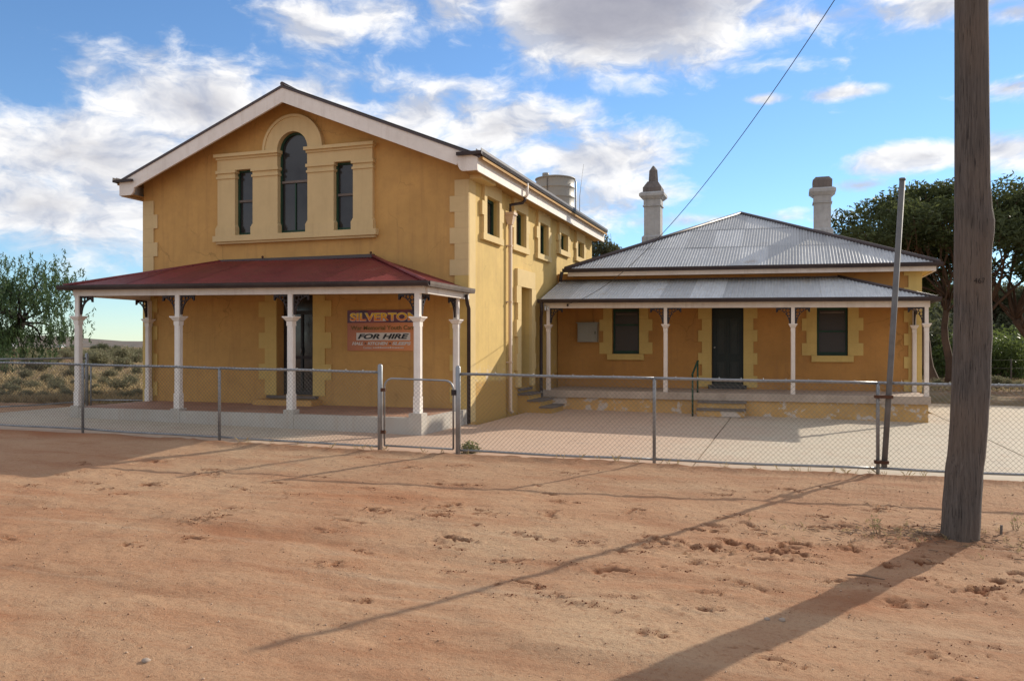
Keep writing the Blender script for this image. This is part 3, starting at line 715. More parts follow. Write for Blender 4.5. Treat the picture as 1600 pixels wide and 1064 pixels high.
    for k in range(7):
        z = .502 + k * .347
        piece('surround_block', e[k % 2], (-10.78, HYF - .001, z), hall)
        w = (.30, .46)[k % 2]; piece('surround_block', e[k % 2], (-9.85 + w, HYF - .001, z), hall)
    # side windows: surround, sill, sash
    X = HX1
    for c, zb in wins:
        p = MB(); out = [(c - .62, zb - .02), (c - .62, 5.12), (c - .40, 5.12), (c - .40, zb - .02)]
        p.box(X - .03, X + .07, c - .40, c + .40, 4.822, 5.13); p.part('lintel', M['trim_side'], hall)
        zz = [zb - .02, zb + .36 * (4.82 - zb) / .8, zb + .66 * (4.82 - zb) / .8, 5.13]
        for i in range(3):
            w = (.60, .70, .56)[i]
            for a, b in ((c - w, c - .401), (c + .401, c + w)):
                MB().box(X - .002, X + .07, a, b, zz[i] + .001, zz[i + 1] - .001).part('surround_block', M['trim_side'], hall)
        MB().box(X - .30, X + .085, c - .66, c + .66, zb - .16, zb - .021).part('window_sill', M['trim_side'], hall)
        f = MB().plate(rect(c - .40, c + .40, zb, 4.82), [rect(c - .34, c + .34, zb + .06, 4.76)], fx(X - .075), 0, .05); wd = f.part('window', M['green'], hall)
        MB().box(X - .112, X - .107, c - .34, c + .34, zb + .06, 4.76).part('pane', M['glass'], wd)
    # side door
    p = MB(); p.box(X - .03, X + .07, 19.02 - .30, 19.88 + .30, 3.032, 3.45); p.part('lintel', M['trim_side'], hall)
    for k in range(6):
        z0 = .60 + k * .405; w = (.27, .36)[k % 2]
        for a, b in ((19.02 - w, 19.019), (19.881, 19.88 + w)): MB().box(X - .002, X + .07, a, b, z0, z0 + .403).part('surround_block', M['trim_side'], hall)
    MB().plate(rect(19.02, 19.88, .56, 3.03), [], fx(X - .30), 0, .04).part('door', M['door_green'], hall)
    st = MB(); st.box(X - .3, X + .06, 18.93, 19.97, .50, .558); st.part('door_sill', M['timber_grey'], hall)
    for i, (xe, z) in enumerate(((-5.92, .40), (-5.62, .25), (-5.34, .10))):
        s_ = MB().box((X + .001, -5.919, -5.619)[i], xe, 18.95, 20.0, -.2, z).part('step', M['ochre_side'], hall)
        MB().box((X + .001, -5.95, -5.65)[i], xe + .03, 18.92, 20.02, z + .001, z + .045).part('tread', M['timber_grey'], s_)
    # roof
    y0, y1 = HYF - .45, HYB + .25; run = 4.60; L = math.hypot(run, run * slope)
    for sg in (-1, 1):
        run = 4.60 if sg > 0 else 4.49; L = math.hypot(run, run * slope); m = MB(); vdir = Vector((-sg * run, 0, run * slope)).normalized()
        o = (XC + sg * run, y0 - .03, apex + .02 - run * slope)
        corrugated(m, o, (0, 1, 0), vdir, lambda s, L=L: L, y1 - y0 + .06, .02, .076, None, 4)
        m.part('roof_sheeting', M['roof_hall'], hall)
        q = MB(); q.plate([(0, 0), (run * sg, -run * slope), (run * sg, -run * slope - .05), (0, -.05)], [], lambda u, v, dd: (XC + u, y0 + .005 + dd, apex - .005 + v), 0, y1 - y0 - .01)
        q.part('soffit', M['tan_soffit'], hall)
    MB().tube([(XC, y0 - .04, apex + .035), (XC, y1 + .03, apex + .035)], .045, 8).part('ridge_cap', M['cap'], hall)
    # bargeboards with boxed returns
    for sg in (-1, 1):
        xo = 4.50 if sg > 0 else 4.39
        pts = [(0, apex - .03), (sg * xo, apex - .03 - xo * slope + .02), (sg * xo, 5.075), (sg * (xo - .30), 5.075)]
        for i in range(6):
            a = R(15 * i); pts.append((sg * (xo - .30 - .13 * math.sin(a) * 1.0), 5.075 + .22 * (1 - math.cos(a))))
        xi = xo - .43; pts.append((sg * (xi - .02), apex - .36 - (xi - .02) * slope)); pts.append((0, apex - .36))
        MB().plate([(XC + a, b) for a, b in pts], [], fy(y0 - .035), 0, .05).part('bargeboard', M['white'], hall)
        cap = [(0, apex + .0), (sg * (xo + .06), apex - (xo + .06) * slope), (sg * (xo + .06), apex - (xo + .06) * slope - .05), (0, apex - .05)]
        MB().plate([(XC + a, b) for a, b in cap], [], fy(y0 - .055), 0, .03).part('verge_flashing', M['cap'], hall)
        xe = XC + sg * xo; xw = HX1 if sg > 0 else HX0
        f = MB(); a, b = sorted((xe - sg * .03, xe)); f.box(a, b, y0 + .016, y1, 5.06, 5.38); f.part('fascia', M['white'], hall)
        f = MB(); a, b = sorted((xe - sg * .032, xw + sg * .002)); f.box(a, b, y0 + .017, y1, 5.10, 5.12); f.part('eave_lining', M['tan_soffit'], hall)
        g = MB(); a, b = (xe + sg * .002, xe + sg * .115)
        prof = [(a, 5.37), (a, 5.475), (a + sg * .012, 5.475), (a + sg * .012, 5.385), (b - sg * .02, 5.385), (b - sg * .008, 5.44), (b - sg * .008, 5.485), (b, 5.485), (b + sg * .004, 5.43), (b - sg * .015, 5.37)]
        g.plate(prof, [], lambda u, v, dd: (u, y0 - .12 + dd, v), 0, y1 - y0 + .14); g.part('gutter', M['dark_gutter'], hall)
        g = MB(); a, b = sorted((xe - sg * .42, xe + sg * .118)); g.box(a, b, y0 - .125, y0 - .058, 5.375, 5.44) if sg > 0 else g.box(a, b, y0 - .125, y0 - .058, 5.375, 5.43)
        g.part('gutter_return', M['dark_gutter'], hall)
    MB().box(HX1 + .002, HX1 + .26, HYF + .02, HYF + .9, 5.02, 5.10).part('eave_bracket', M['trim_side'], hall)
    # downpipe with rainwater head
    yd = 18.12; xd = HX1 + .085
    p = MB(); p.tube([(xd, yd, 4.42), (xd, yd, .10), (xd + .05, yd + .03, .045)], .045, 10); dp = p.part('downpipe', M['pipe_pink'], hall)
    q = MB(); q.frustum(xd, yd, .055, .11, 4.40, 4.62); q.frustum(xd, yd, .13, .13, 4.62, 4.68); q.part('rainwater_head', M['pipe_pink'], dp)
    MB().tube([(xd, yd, 4.66), (xd, yd, 4.86), (-5.86, yd + .16, 4.92), (-5.80, yd + .16, 4.98), (-5.80, yd + .16, 5.06)], .035, 8).part('swan_neck', M['dark_gutter'], dp)
    MB().tube([(-5.795, yd + .16, 5.05), (-5.745, yd + .16, 5.10), (-5.745, yd + .16, 5.37)], .037, 8).part('outlet', M['white'], dp)
    for z in (1.2, 2.6, 3.9): MB().box(HX1 + .001, xd + .05, yd - .055, yd + .055, z, z + .03).part('pipe_clip', M['pipe_pink'], dp)
    # ---------------- veranda
    SH = .0125; yf = 13.60; ye = 13.42
    vz = lambda x: -SH * (x + 6.3)
    ver = MB().box(-14.30, -6.22, yf - .055, yf + .055, 2.545, 2.675).part('veranda', M['white'], hall, SH)
    def hb(x0, x1, y0_, y1_, z0, z1, n, m_): return MB().box(x0, x1, y0_, y1_, z0, z1).part(n, M[m_], ver, SH)
    hb(-14.345, -14.235, yf + .056, HYF - .03, 2.545, 2.672, 'side_beam', 'white'); hb(-6.275, -6.175, yf + .056, HYF - .03, 2.545, 2.672, 'side_beam', 'white')
    fl = MB(); fl.box(-14.24, -6.34, yf + .02, HYF - .003, .255, .303); fl.part('veranda_floor', M['floor_red'], ver)
    fl = MB(); fl.box(-14.33, -6.222, yf - .10, yf + .018, -.3, .298); fl.box(-14.33, -14.242, yf + .019, HYF - .01, -.3, .2975); fl.box(-6.338, -6.222, yf + .019, HYF - .01, -.3, .2975); fl.part('floor_kerb', M['white_render'], ver)
    PX = [-14.21, -11.63, -9.0, -6.345]
    for i, x in enumerate(PX):
        pier_z0[0] = -.25; zt = 2.546 + vz(x)
        veranda_post(ver, x, yf, .38 if i in (2, 3) else .34, 2.065 + vz(x), zt, .132, .10, M['white'], .225 if i < 3 else .262)
        for dx in ((1,), (1, -1), (1, -1), (-1,))[i]: bracket(ver, x + dx * .051, yf, zt - .002, dx, 0)
    for x in (-14.21, -6.30):
        pier_z0[0] = -.2; zt = 2.546 + vz(x)
        veranda_post(ver, x, HYF - .42 if x > -10 else HYF - .12, .302, 2.065 + vz(x), zt, .12, .10, M['white'])
        yb = HYF - .42 if x > -10 else HYF - .12
        bracket(ver, x, yb - .056, zt - .002, 0, -1); bracket(ver, x, yf + .051, zt - .002, 0, 1)
    MB().tube([(-6.12, 15.40, 2.62), (-6.12, 15.45, 2.45), (-6.13, 15.56, 2.35), (-6.13, 15.56, .02)], .04, 8).part('veranda_downpipe', M['dark_gutter'], ver)
    # red hipped lean-to roof
    zt, ze = 3.50, 2.74; D = HYF - ye; LS = math.hypot(D, zt - ze)
    xl, xr, tl, tr = -14.44, -6.13, -12.25, -8.40
    eL = ze + vz(xl); eR = ze + vz(xr)
    U = xr - xl; o = Vector((xl, ye, eL)); u = Vector((U, 0, eR - eL)).normalized()
    def top(s):
        x = xl + s
        if x < tl: return LS * (x - xl) / (tl - xl)
        if x > tr: return LS * (xr - x) / (xr - tr)
        return LS
    v = Vector((0, D, zt - (eL + eR) / 2)).normalized()
    sheets(ver, 'roof_sheet', M['roof_red'], o, u, v, top, U, .018, .076, 6)
    for (xe, ez, tx) in ((xl, eL, tl), (xr, eR, tr)):
        m = MB(); W_ = abs(tx - xe); sg = 1 if tx > xe else -1
        vv = Vector((sg * W_, 0, zt - ez)); LL = vv.length; vv.normalize()
        sheets(ver, 'roof_sheet', M['roof_red'], (xe, ye, ez), (0, 1, 0), vv, lambda s: LL * min(1, s / D), D, .018, .076, 6)
        MB().tube([(xe, ye, ez + .02), (tx, HYF - .01, zt + .02)], .035, 6).part('hip_cap', M['roof_red'], ver)
    MB().box(tl - .05, tr + .05, HYF - .05, HYF - .002, zt - .02, zt + .05).part('flashing', M['cap'], ver)
    for i in range(5): MB().lathe(-12.0 + i * .9, HYF - .08, [(.02, zt + .05), (.03, zt + .075), (.015, zt + .10)], 6).part('bird_spike', M['rust'], ver) if i in (1, 4) else None
    # gutters
    G = MB(); prof = [(0, 0), (-.10, 0), (-.115, .05), (-.115, .095), (-.105, .095), (-.10, .04), (-.09, .012), (-.012, .012), (-.012, .09), (0, .09)]
    vs = []; n = len(prof)
    def guttr(a, b, dr):
        g = MB(); pts = [(Vector(a) + Vector(dr) * -p[0] + Vector((0, 0, p[1]))) for p in prof] + [(Vector(b) + Vector(dr) * -p[0] + Vector((0, 0, p[1]))) for p in prof]
        return g.add(pts, [(i, (i + 1) % n, n + (i + 1) % n, n + i) for i in range(n)] + [tuple(range(n)), tuple(range(n, 2 * n))[::-1]])
    guttr((xl - .1, ye + .03, eL - .075), (xr + .1, ye + .03, eR - .075), (0, -1, 0)).part('gutter', M['dark_gutter'], ver)
    guttr((xl + .03, ye + .032, eL - .077), (xl + .03, HYF - .02, eL - .077), (-1, 0, 0)).part('gutter', M['dark_gutter'], ver)
    guttr((xr - .03, ye + .032, eR - .077), (xr - .03, HYF - .02, eR - .077), (1, 0, 0)).part('gutter', M['timber_grey'], ver)
    # boarded ceiling under the sheets
    MB().box(-14.25, -6.28, yf + .06, HYF - .05, 2.66, 2.675).part('ceiling_lining', M['tan_soffit'], ver, SH)
    return guttr
guttr = build_hall()

# ------------------------------------------------------------------ the cottage
AX0, AX1, AYF, AYB = -6.17, 3.14, 22.5, 32.1
cottage = empty('cottage', (-1.5, AYF, 0), 'low ochre cottage with grey corrugated hipped roof and two chimneys', 'building')
def build_cottage():
    SH = .0115; vz = lambda x: -SH * (x + 6.3); T = .32
    wins = [(-4.60, -3.85, 1.37, 2.62), (.71, 1.45, 1.345, 2.60)]
    door = (-1.92, -1.10, .56, 2.62)
    holes = [rect(*w) for w in wins] + [rect(*door)]
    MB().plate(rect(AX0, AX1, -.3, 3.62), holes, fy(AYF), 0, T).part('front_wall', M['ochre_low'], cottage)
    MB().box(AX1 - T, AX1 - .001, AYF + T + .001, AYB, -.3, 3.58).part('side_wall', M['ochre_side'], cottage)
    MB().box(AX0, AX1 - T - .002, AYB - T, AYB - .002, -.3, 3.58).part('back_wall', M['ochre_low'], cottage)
    MB().box(AX0 + .1, AX1 - .4, AYF + .9, AYF + .95, .3, 3.4).part('dark_backing', M['flywire'], cottage)  # dark sheet added behind door and windows in place of indoor shade
    # corner quoins
    qa, qb = [MB().box(-w, .002, -.027, 0, 0, .285).mesh('quoin', M['trim_gold']) for w in (.40, .30)]
    for k in range(11): piece('quoin', (qa, qb)[k % 2], (AX1, AYF - .001, .462 + k * .287), cottage)
    # windows with long-and-short surrounds
    for x0, x1, z0, z1 in wins:
        e = [MB().box(0, w, -.025, 0, 0, .315).mesh('surround_block', M['trim_gold']) for w in (.36, .25)]
        for k in range(4):
            z = z0 + .002 + k * .317; w = (.36, .25)[k % 2]
            piece('surround_block', e[k % 2], (x0 - w, AYF - .001, z), cottage); piece('surround_block', e[k % 2], (x1, AYF - .001, z), cottage)
        MB().box(x0 - .13, x1 + .13, AYF - .09, AYF + .12, z0 - .16, z0 - .001).part('window_sill', M['trim_gold'], cottage)
        yy = AYF + .11
        f = MB().plate(rect(x0, x1, z0, z1), [rect(x0 + .05, x1 - .05, z0 + .09, z1 - .09)], fy(yy), 0, .06); wd = f.part('window', M['green'], cottage)
        MB().box(x0 + .05, x1 - .05, yy + .030, yy + .035, z0 + .09, z1 - .09).part('pane', M['blind'], wd)
        zm = z0 + (.80 if x0 < -3 else .62)
        MB().box(x0 + .046, x1 - .046, yy - .008, yy + .026, zm - .022, zm + .022).part('meeting_rail', M['green'], wd)
        MB().box(x0 + .08, x1 - .08, yy + .022, yy + .029, z1 - .17, z1 - .135).part('blind_rail', M['timber_grey'], wd)
    # panelled door
    x0, x1, z0, z1 = door; yy = AYF + .12; p = []
    for u0, u1 in ((x0 + .12, x0 + .36), (x1 - .36, x1 - .12)):
        p += [rect(u0, u1, z0 + .14, z0 + .62), rect(u0, u1, z0 + .82, z0 + 1.75)]
    dr = MB().plate(rect(x0, x1, z0, z1), p, fy(yy), 0, .05).part('door', M['door_green'], cottage)
    for q in p:
        (a, b), (c, _), (_, d), _ = q
        m = MB(); m.box(a, c, yy + .030, yy + .04, b, d); m.box(a + .045, c - .045, yy + .016, yy + .03, b + .045, d - .045); m.part('door_panel', M['door_panel'], dr)
    MB().lathe(0, 0, [(.001, 0), (.022, .01), (.022, .03), (.010, .045), (.010, .06)], 10).part('knob', M['ins'], dr).location = (0, 0, 0)
    kn = dr.children[-1]; kn.rotation_euler = (R(90), 0, 0); kn.location = (x0 + .07 + 1.5, yy - AYF, 1.55)
    kn.data.transform(Matrix.Translation(Vector(ORG[cottage.name])))
    e = [MB().box(0, w, -.025, 0, 0, .30).mesh('surround_block', M['trim_gold']) for w in (.25, .35)]
    for k in range(7):
        z = z0 - .06 + k * .302; w = (.35, .25)[k % 2]
        if z + .3 > 2.64: me_z = z
        piece('surround_block', e[1 - k % 2], (x0 - w, AYF - .001, z), cottage); piece('surround_block', e[1 - k % 2], (x1, AYF - .001, z), cottage)
    MB().box(x0 - .08, x1 + .08, AYF - .10, AYF + .1, .457, .56).part('door_sill', M['flywire'], cottage)
    # raised floor and plinth
    MB().box(-6.02, 3.03, 20.36, AYF - .003, .285, .457).part('veranda_floor', M['grey_slab'], cottage)
    MB().box(-5.98, 2.985, 20.42, AYF - .01, -.3, .283).part('plinth', M['plinth'], cottage)
    # veranda
    yf, ye = 20.52, 20.34
    ver = MB().box(-5.98, 3.03, yf - .05, yf + .05, 2.57, 2.715).part('veranda', M['white_pink'], cottage, SH)
    MB().box(2.92, 3.028, yf + .051, AYF - .03, 2.57, 2.712).part('side_beam', M['white_pink'], ver, SH)
    for i, x in enumerate((-5.87, -2.86, .12, 2.96)):
        zt = 2.572 + vz(x)
        veranda_post(ver, x, yf, .458, 2.085 + vz(x) * .4, zt, .10, .08, M['white_pink'])
        for dx in ((1,), (1, -1), (1, -1), (-1,))[i]: bracket(ver, x + dx * .042, yf, zt - .002, dx, 0)
    zt = 2.572 + vz(2.96)
    veranda_post(ver, 2.96, AYF - .10, .458, 2.085 + vz(2.96) * .4, zt, .10, .08, M['white_pink'])
    bracket(ver, 2.96, AYF - .142, zt - .002, 0, -1); bracket(ver, 2.96, yf + .042, zt - .002, 0, 1)
    zt, ze = 3.42, 2.765; D = AYF - ye; xl, xr, tr = -6.08, 3.14, 1.22
    eL, eR = ze + vz(xl), ze + vz(xr); tL, tR = zt + vz(xl) + .03, zt + vz(tr) + .03
    u = Vector((xr - xl, 0, eR - eL)).normalized(); v = Vector((0, D, zt - ze)).normalized(); LS = math.hypot(D, zt - ze)
    top = lambda s: LS if xl + s < tr else LS * (xr - xl - s) / (xr - tr)
    sheets(ver, 'roof_sheet', M['roof_ver'], (xl, ye, eL), u, v, top, xr - xl, .018, .076, 6)
    hip_top = Vector((tr, AYF - .01, eL + (eR - eL) * (tr - xl) / (xr - xl) + zt - ze))
    vv = hip_top - Vector((xr, AYF - .01, eR)); LL = vv.length
    sheets(ver, 'roof_sheet', M['roof_ver'], (xr, ye, eR), (0, 1, 0), vv.normalized(), lambda s: LL * min(1, s / D), D, .018, .076, 6)
    MB().tube([(xr, ye, eR + .02), hip_top + Vector((0, 0, .025))], .04, 6).part('hip_cap', M['cap'], ver)
    fl = MB(); fl.plate([(xl, eL + zt - ze + .0), (tr, hip_top.z), (tr, hip_top.z + .03), (xl, eL + zt - ze + .03)], [], fy(AYF - .06), 0, .055); fl.part('flashing', M['cap'], ver)
    guttr((xl - .02, ye + .03, eL - .065), (xr + .09, ye + .03, eR - .065), (0, -1, 0)).part('gutter', M['dark_gutter'], ver)
    guttr((xr - .03, ye + .032, eR - .067), (xr - .03, AYF - .02, eR - .067), (1, 0, 0)).part('gutter', M['dark_gutter'], ver)
    MB().tube([(-6.00, 20.30, 2.72), (-6.00, 20.34, 2.45), (-6.04, 20.42, 2.32), (-6.04, 20.42, .55), (-6.0, 20.30, .42), (-6.0, 20.30, .05)], .045, 8).part('downpipe', M['dark_gutter'], ver)
    for dx in (0, .07): MB().lathe(-5.93 + dx, yf - .10, [(.02, 2.50), (.03, 2.53), (.02, 2.56), (.028, 2.59), (.01, 2.62)], 8).part('insulator', M['ins'], ver)
    MB().tube([(-5.34, yf - .05, 2.62), (-5.34, yf - .09, 2.62), (-5.33, yf - .11, 2.66)], .022, 6).part('cable_hook', M['iron'], ver)
    MB().box(-5.95, 2.90, yf + .06, AYF - .03, 2.70, 2.712).part('ceiling_lining', M['tan_soffit'], ver, SH)
    # main roof
    y0 = 22.02; zE = 3.70; x0, x1 = -5.82, 3.46; xm = -1.42; ya = 27.3; zA = 5.80; yb0, yb = 27.9, 32.6
    e0, e1 = zE + vz(x0), zE + vz(x1)
    def plane(o, uu, U, apexes, nm='roof_sheet', bands=3):
        """apexes: (sa, sb) where the top run starts and ends along the eave, P = a top point"""
        (sa, sb), P = apexes; o = Vector(o); uu = Vector(uu).normalized()
        w = Vector(P) - o; w = w - uu * w.dot(uu); LS = w.length; w.normalize()
        def tp(s):
            if s < sa: return LS * s / sa
            if s > sb: return LS * (U - s) / (U - sb)
            return LS
        for b in range(bands):
            lo, hi = LS * b / bands - (.05 if b else 0), LS * (b + 1) / bands
            sheets(cottage, nm, M['roof_grey'], o, uu, w, (lambda s, hi=hi: min(tp(s), hi)), U, .020, .076, 6, (lambda s, lo=lo: min(lo, tp(s))), .006 * b)
    U = x1 - x0
    plane((x0, y0, e0), (U, 0, e1 - e0), U, ((xm - x0, xm - x0 + .001), (xm, ya, zA)))
    plane((x1, y0, e1), (0, 1, 0), yb - y0, ((ya - y0, yb0 - y0), (xm, ya, zA)))
    plane((x0, y0, e0), (0, 1, 0), yb - y0, ((ya - y0, yb0 - y0), (xm, ya, zA)))
    plane((x0, yb, e0), (U, 0, e1 - e0), U, ((xm - x0, xm - x0 + .001), (xm, yb0, zA)))
    for a, b in (((x0, y0, e0), (xm, ya, zA)), ((x1, y0, e1), (xm, ya, zA)), ((xm, ya, zA), (xm, yb0, zA)), ((x1, yb, e1), (xm, yb0, zA)), ((x0, yb, e0), (xm, yb0, zA))):
        MB().tube([Vector(a) + Vector((0, 0, .03)), Vector(b) + Vector((0, 0, .03))], .055, 8).part('hip_cap', M['cap'], cottage)
    f = MB().box(x0 + .06, x1 - .06, y0 + .05, y0 + .085, 3.515, 3.665).part('fascia', M['white_pink'], cottage, SH)
    MB().box(x1 - .095, x1 - .058, y0 + .086, yb - .1, 3.515, 3.662).part('fascia', M['white_pink'], cottage, SH)
    MB().box(x0 + .06, x1 - .10, y0 + .087, AYF - .002, 3.535, 3.555).part('eave_lining', M['trim_gold'], cottage, SH)
    MB().box(AX1 + .002, x1 - .10, AYF - .001, yb - .2, 3.535, 3.554).part('eave_lining', M['trim_gold'], cottage, SH)
    guttr((x0 - .07, y0 + .045, e0 - .075), (x1 + .08, y0 + .045, e1 - .075), (0, -1, 0)).part('gutter', M['dark_gutter'], cottage)
    guttr((x1 - .045, y0 + .047, e1 - .077), (x1 - .045, yb, e1 - .077), (1, 0, 0)).part('gutter', M['dark_gutter'], cottage)
    MB().tube([(-5.90, 21.98, 3.63), (-5.93, 21.98, 3.50), (-5.95, 21.99, 3.36)], .05, 8).part('downpipe', M['dark_gutter'], cottage)
    # chimneys
    def chimney(cx, cy, zb, ztop, w, kind):
        h = w / 2; m = MB(); m.frustum(cx, cy, h + .06, h + .06, zb, zb + .62); m.frustum(cx, cy, h + .06, h, zb + .62, zb + .68); m.frustum(cx, cy, h, h, zb + .68, ztop - .42)
        m.frustum(cx, cy, h + .035, h + .035, ztop - .42, ztop - .39); m.frustum(cx, cy, h + .01, h + .01, ztop - .39, ztop - .20)
        ch = m.part('chimney', M['chimney'], cottage)
        c = MB(); c.frustum(cx, cy, h + .03, h + .12, ztop - .199, ztop - .11); c.frustum(cx, cy, h + .13, h + .13, ztop - .11, ztop - .03); c.frustum(cx, cy, h + .13, h + .06, ztop - .03, ztop + .02); c.part('cornice', M['chimney'], ch)
        s = MB()
        if kind: s.frustum(cx, cy, h + .03, h + .03, ztop + .021, ztop + .16); s.frustum(cx, cy, h + .03, h * .62, ztop + .16, ztop + .36); s.part('shoulder', M['chimney_soot'], ch); p = MB().lathe(cx, cy, [(.15, ztop + .361), (.125, ztop + .72), (.02, ztop + .86)], 6, False); p.part('pot', M['chimney_soot'], ch)
        else: s.frustum(cx, cy, h + .03, h + .035, ztop + .021, ztop + .24); s.frustum(cx, cy, h + .035, h - .05, ztop + .24, ztop + .34); s.part('shoulder', M['chimney_soot'], ch)
    chimney(-3.93, 25.5, 4.30, 6.28, .50, True); chimney(.95, 25.5, 4.30, 6.12, .46, False)
build_cottage()

# ------------------------------------------------------------------ lettering helper
def text_mesh(s, x0, x1, z0, z1, y, mat_, bold=0.0, shear=0.0, name='lettering'):
    c = bpy.data.curves.new('t', 'FONT'); c.body = s; c.offset = bold; c.shear = shear; c.extrude = 0.004; c.size = 1
    o = bpy.data.objects.new('t', c); COL.objects.link(o)
    me = bpy.data.meshes.new_from_object(o.evaluated_get(bpy.context.evaluated_depsgraph_get())); bpy.data.objects.remove(o)
    n = len(me.vertices); a = np.empty(n * 3, np.float32); me.vertices.foreach_get('co', a); a = a.reshape(-1, 3)
    mn, mx = a.min(0), a.max(0); t = (a - mn) / np.maximum(mx - mn, 1e-6)
    b = np.stack([x0 + t[:, 0] * (x1 - x0), y - .003 * t[:, 2], z0 + t[:, 1] * (z1 - z0)], 1).astype(np.float32)
    me.vertices.foreach_set('co', b.ravel()); me.name = name; me.materials.clear(); me.materials.append(mat_); me.update()
    return me
def lettering(parent, *a, **k):
    me = text_mesh(*a, **k); og = ORG[parent.name]; me.transform(Matrix.Translation(-Vector(og)))
    o = bpy.data.objects.new('lettering', me); COL.objects.link(o); o.parent = parent; ORG[o.name] = og; return o
def build_sign():
    y = HYF - .035
    r = empty('hire_sign', (-8.15, HYF, 1.49), 'printed youth camp for hire sign fixed to the ochre hall wall', 'sign')
    MB().box(-8.99, -7.28, y, HYF - .002, 1.49, 2.355).part('board', M['sign_bg'], r)
    MB().box(-8.988, -7.282, y - .003, y - .0005, 2.085, 2.353).part('header_panel', M['sign_top'], r)
    lettering(r, 'SILVERTON', -8.925, -7.325, 2.118, 2.300, y - .0035, M['sign_txt_w'], bold=.055)
    lettering(r, 'SILVERTON', -8.915, -7.335, 2.128, 2.292, y - .0075, M['sign_grad'], bold=.03)
    lettering(r, 'War Memorial Youth Camp', -8.90, -7.33, 1.905, 2.025, y - .0035, M['sign_olive'], bold=.012)
    MB().box(-8.77, -7.50, y - .003, y - .0005, 1.715, 1.875).part('white_panel', M['sign_txt_w'], r)
    lettering(r, 'FOR HIRE', -8.74, -7.53, 1.740, 1.850, y - .0035, M['sign_txt_k'], bold=.04, shear=.3)
    for s, a, b in (('HALL', -8.87, -8.60), ('KITCHEN', -8.50, -8.02), ('SLEEPS', -7.92, -7.48)): lettering(r, s, a, b, 1.612, 1.680, y - .0035, M['sign_txt_w'], bold=.04, shear=.25)
    for x in (-8.55, -7.97): MB().box(x - .018, x + .018, y - .003, y - .0005, 1.63, 1.66).part('dot', M['sign_txt_k'], r)
    lettering(r, 'Contact', -8.60, -8.40, 1.535, 1.58, y - .0035, M['sign_txt_w'], bold=.01)
    x = -8.37
    for w in (.04, .03, .03, .045, .05, .03, .03, .03, .035, .035, .045, .03, .03, .03, .03, .04, .03, .03, .03, .03):
        MB().box(x, x + w * .7, y - .003, y - .0005, 1.545, 1.568 + .008 * (w > .04)).part('small_print', M['sign_txt_w'], r) if x < -7.66 else None
        x += w + .004
build_sign()

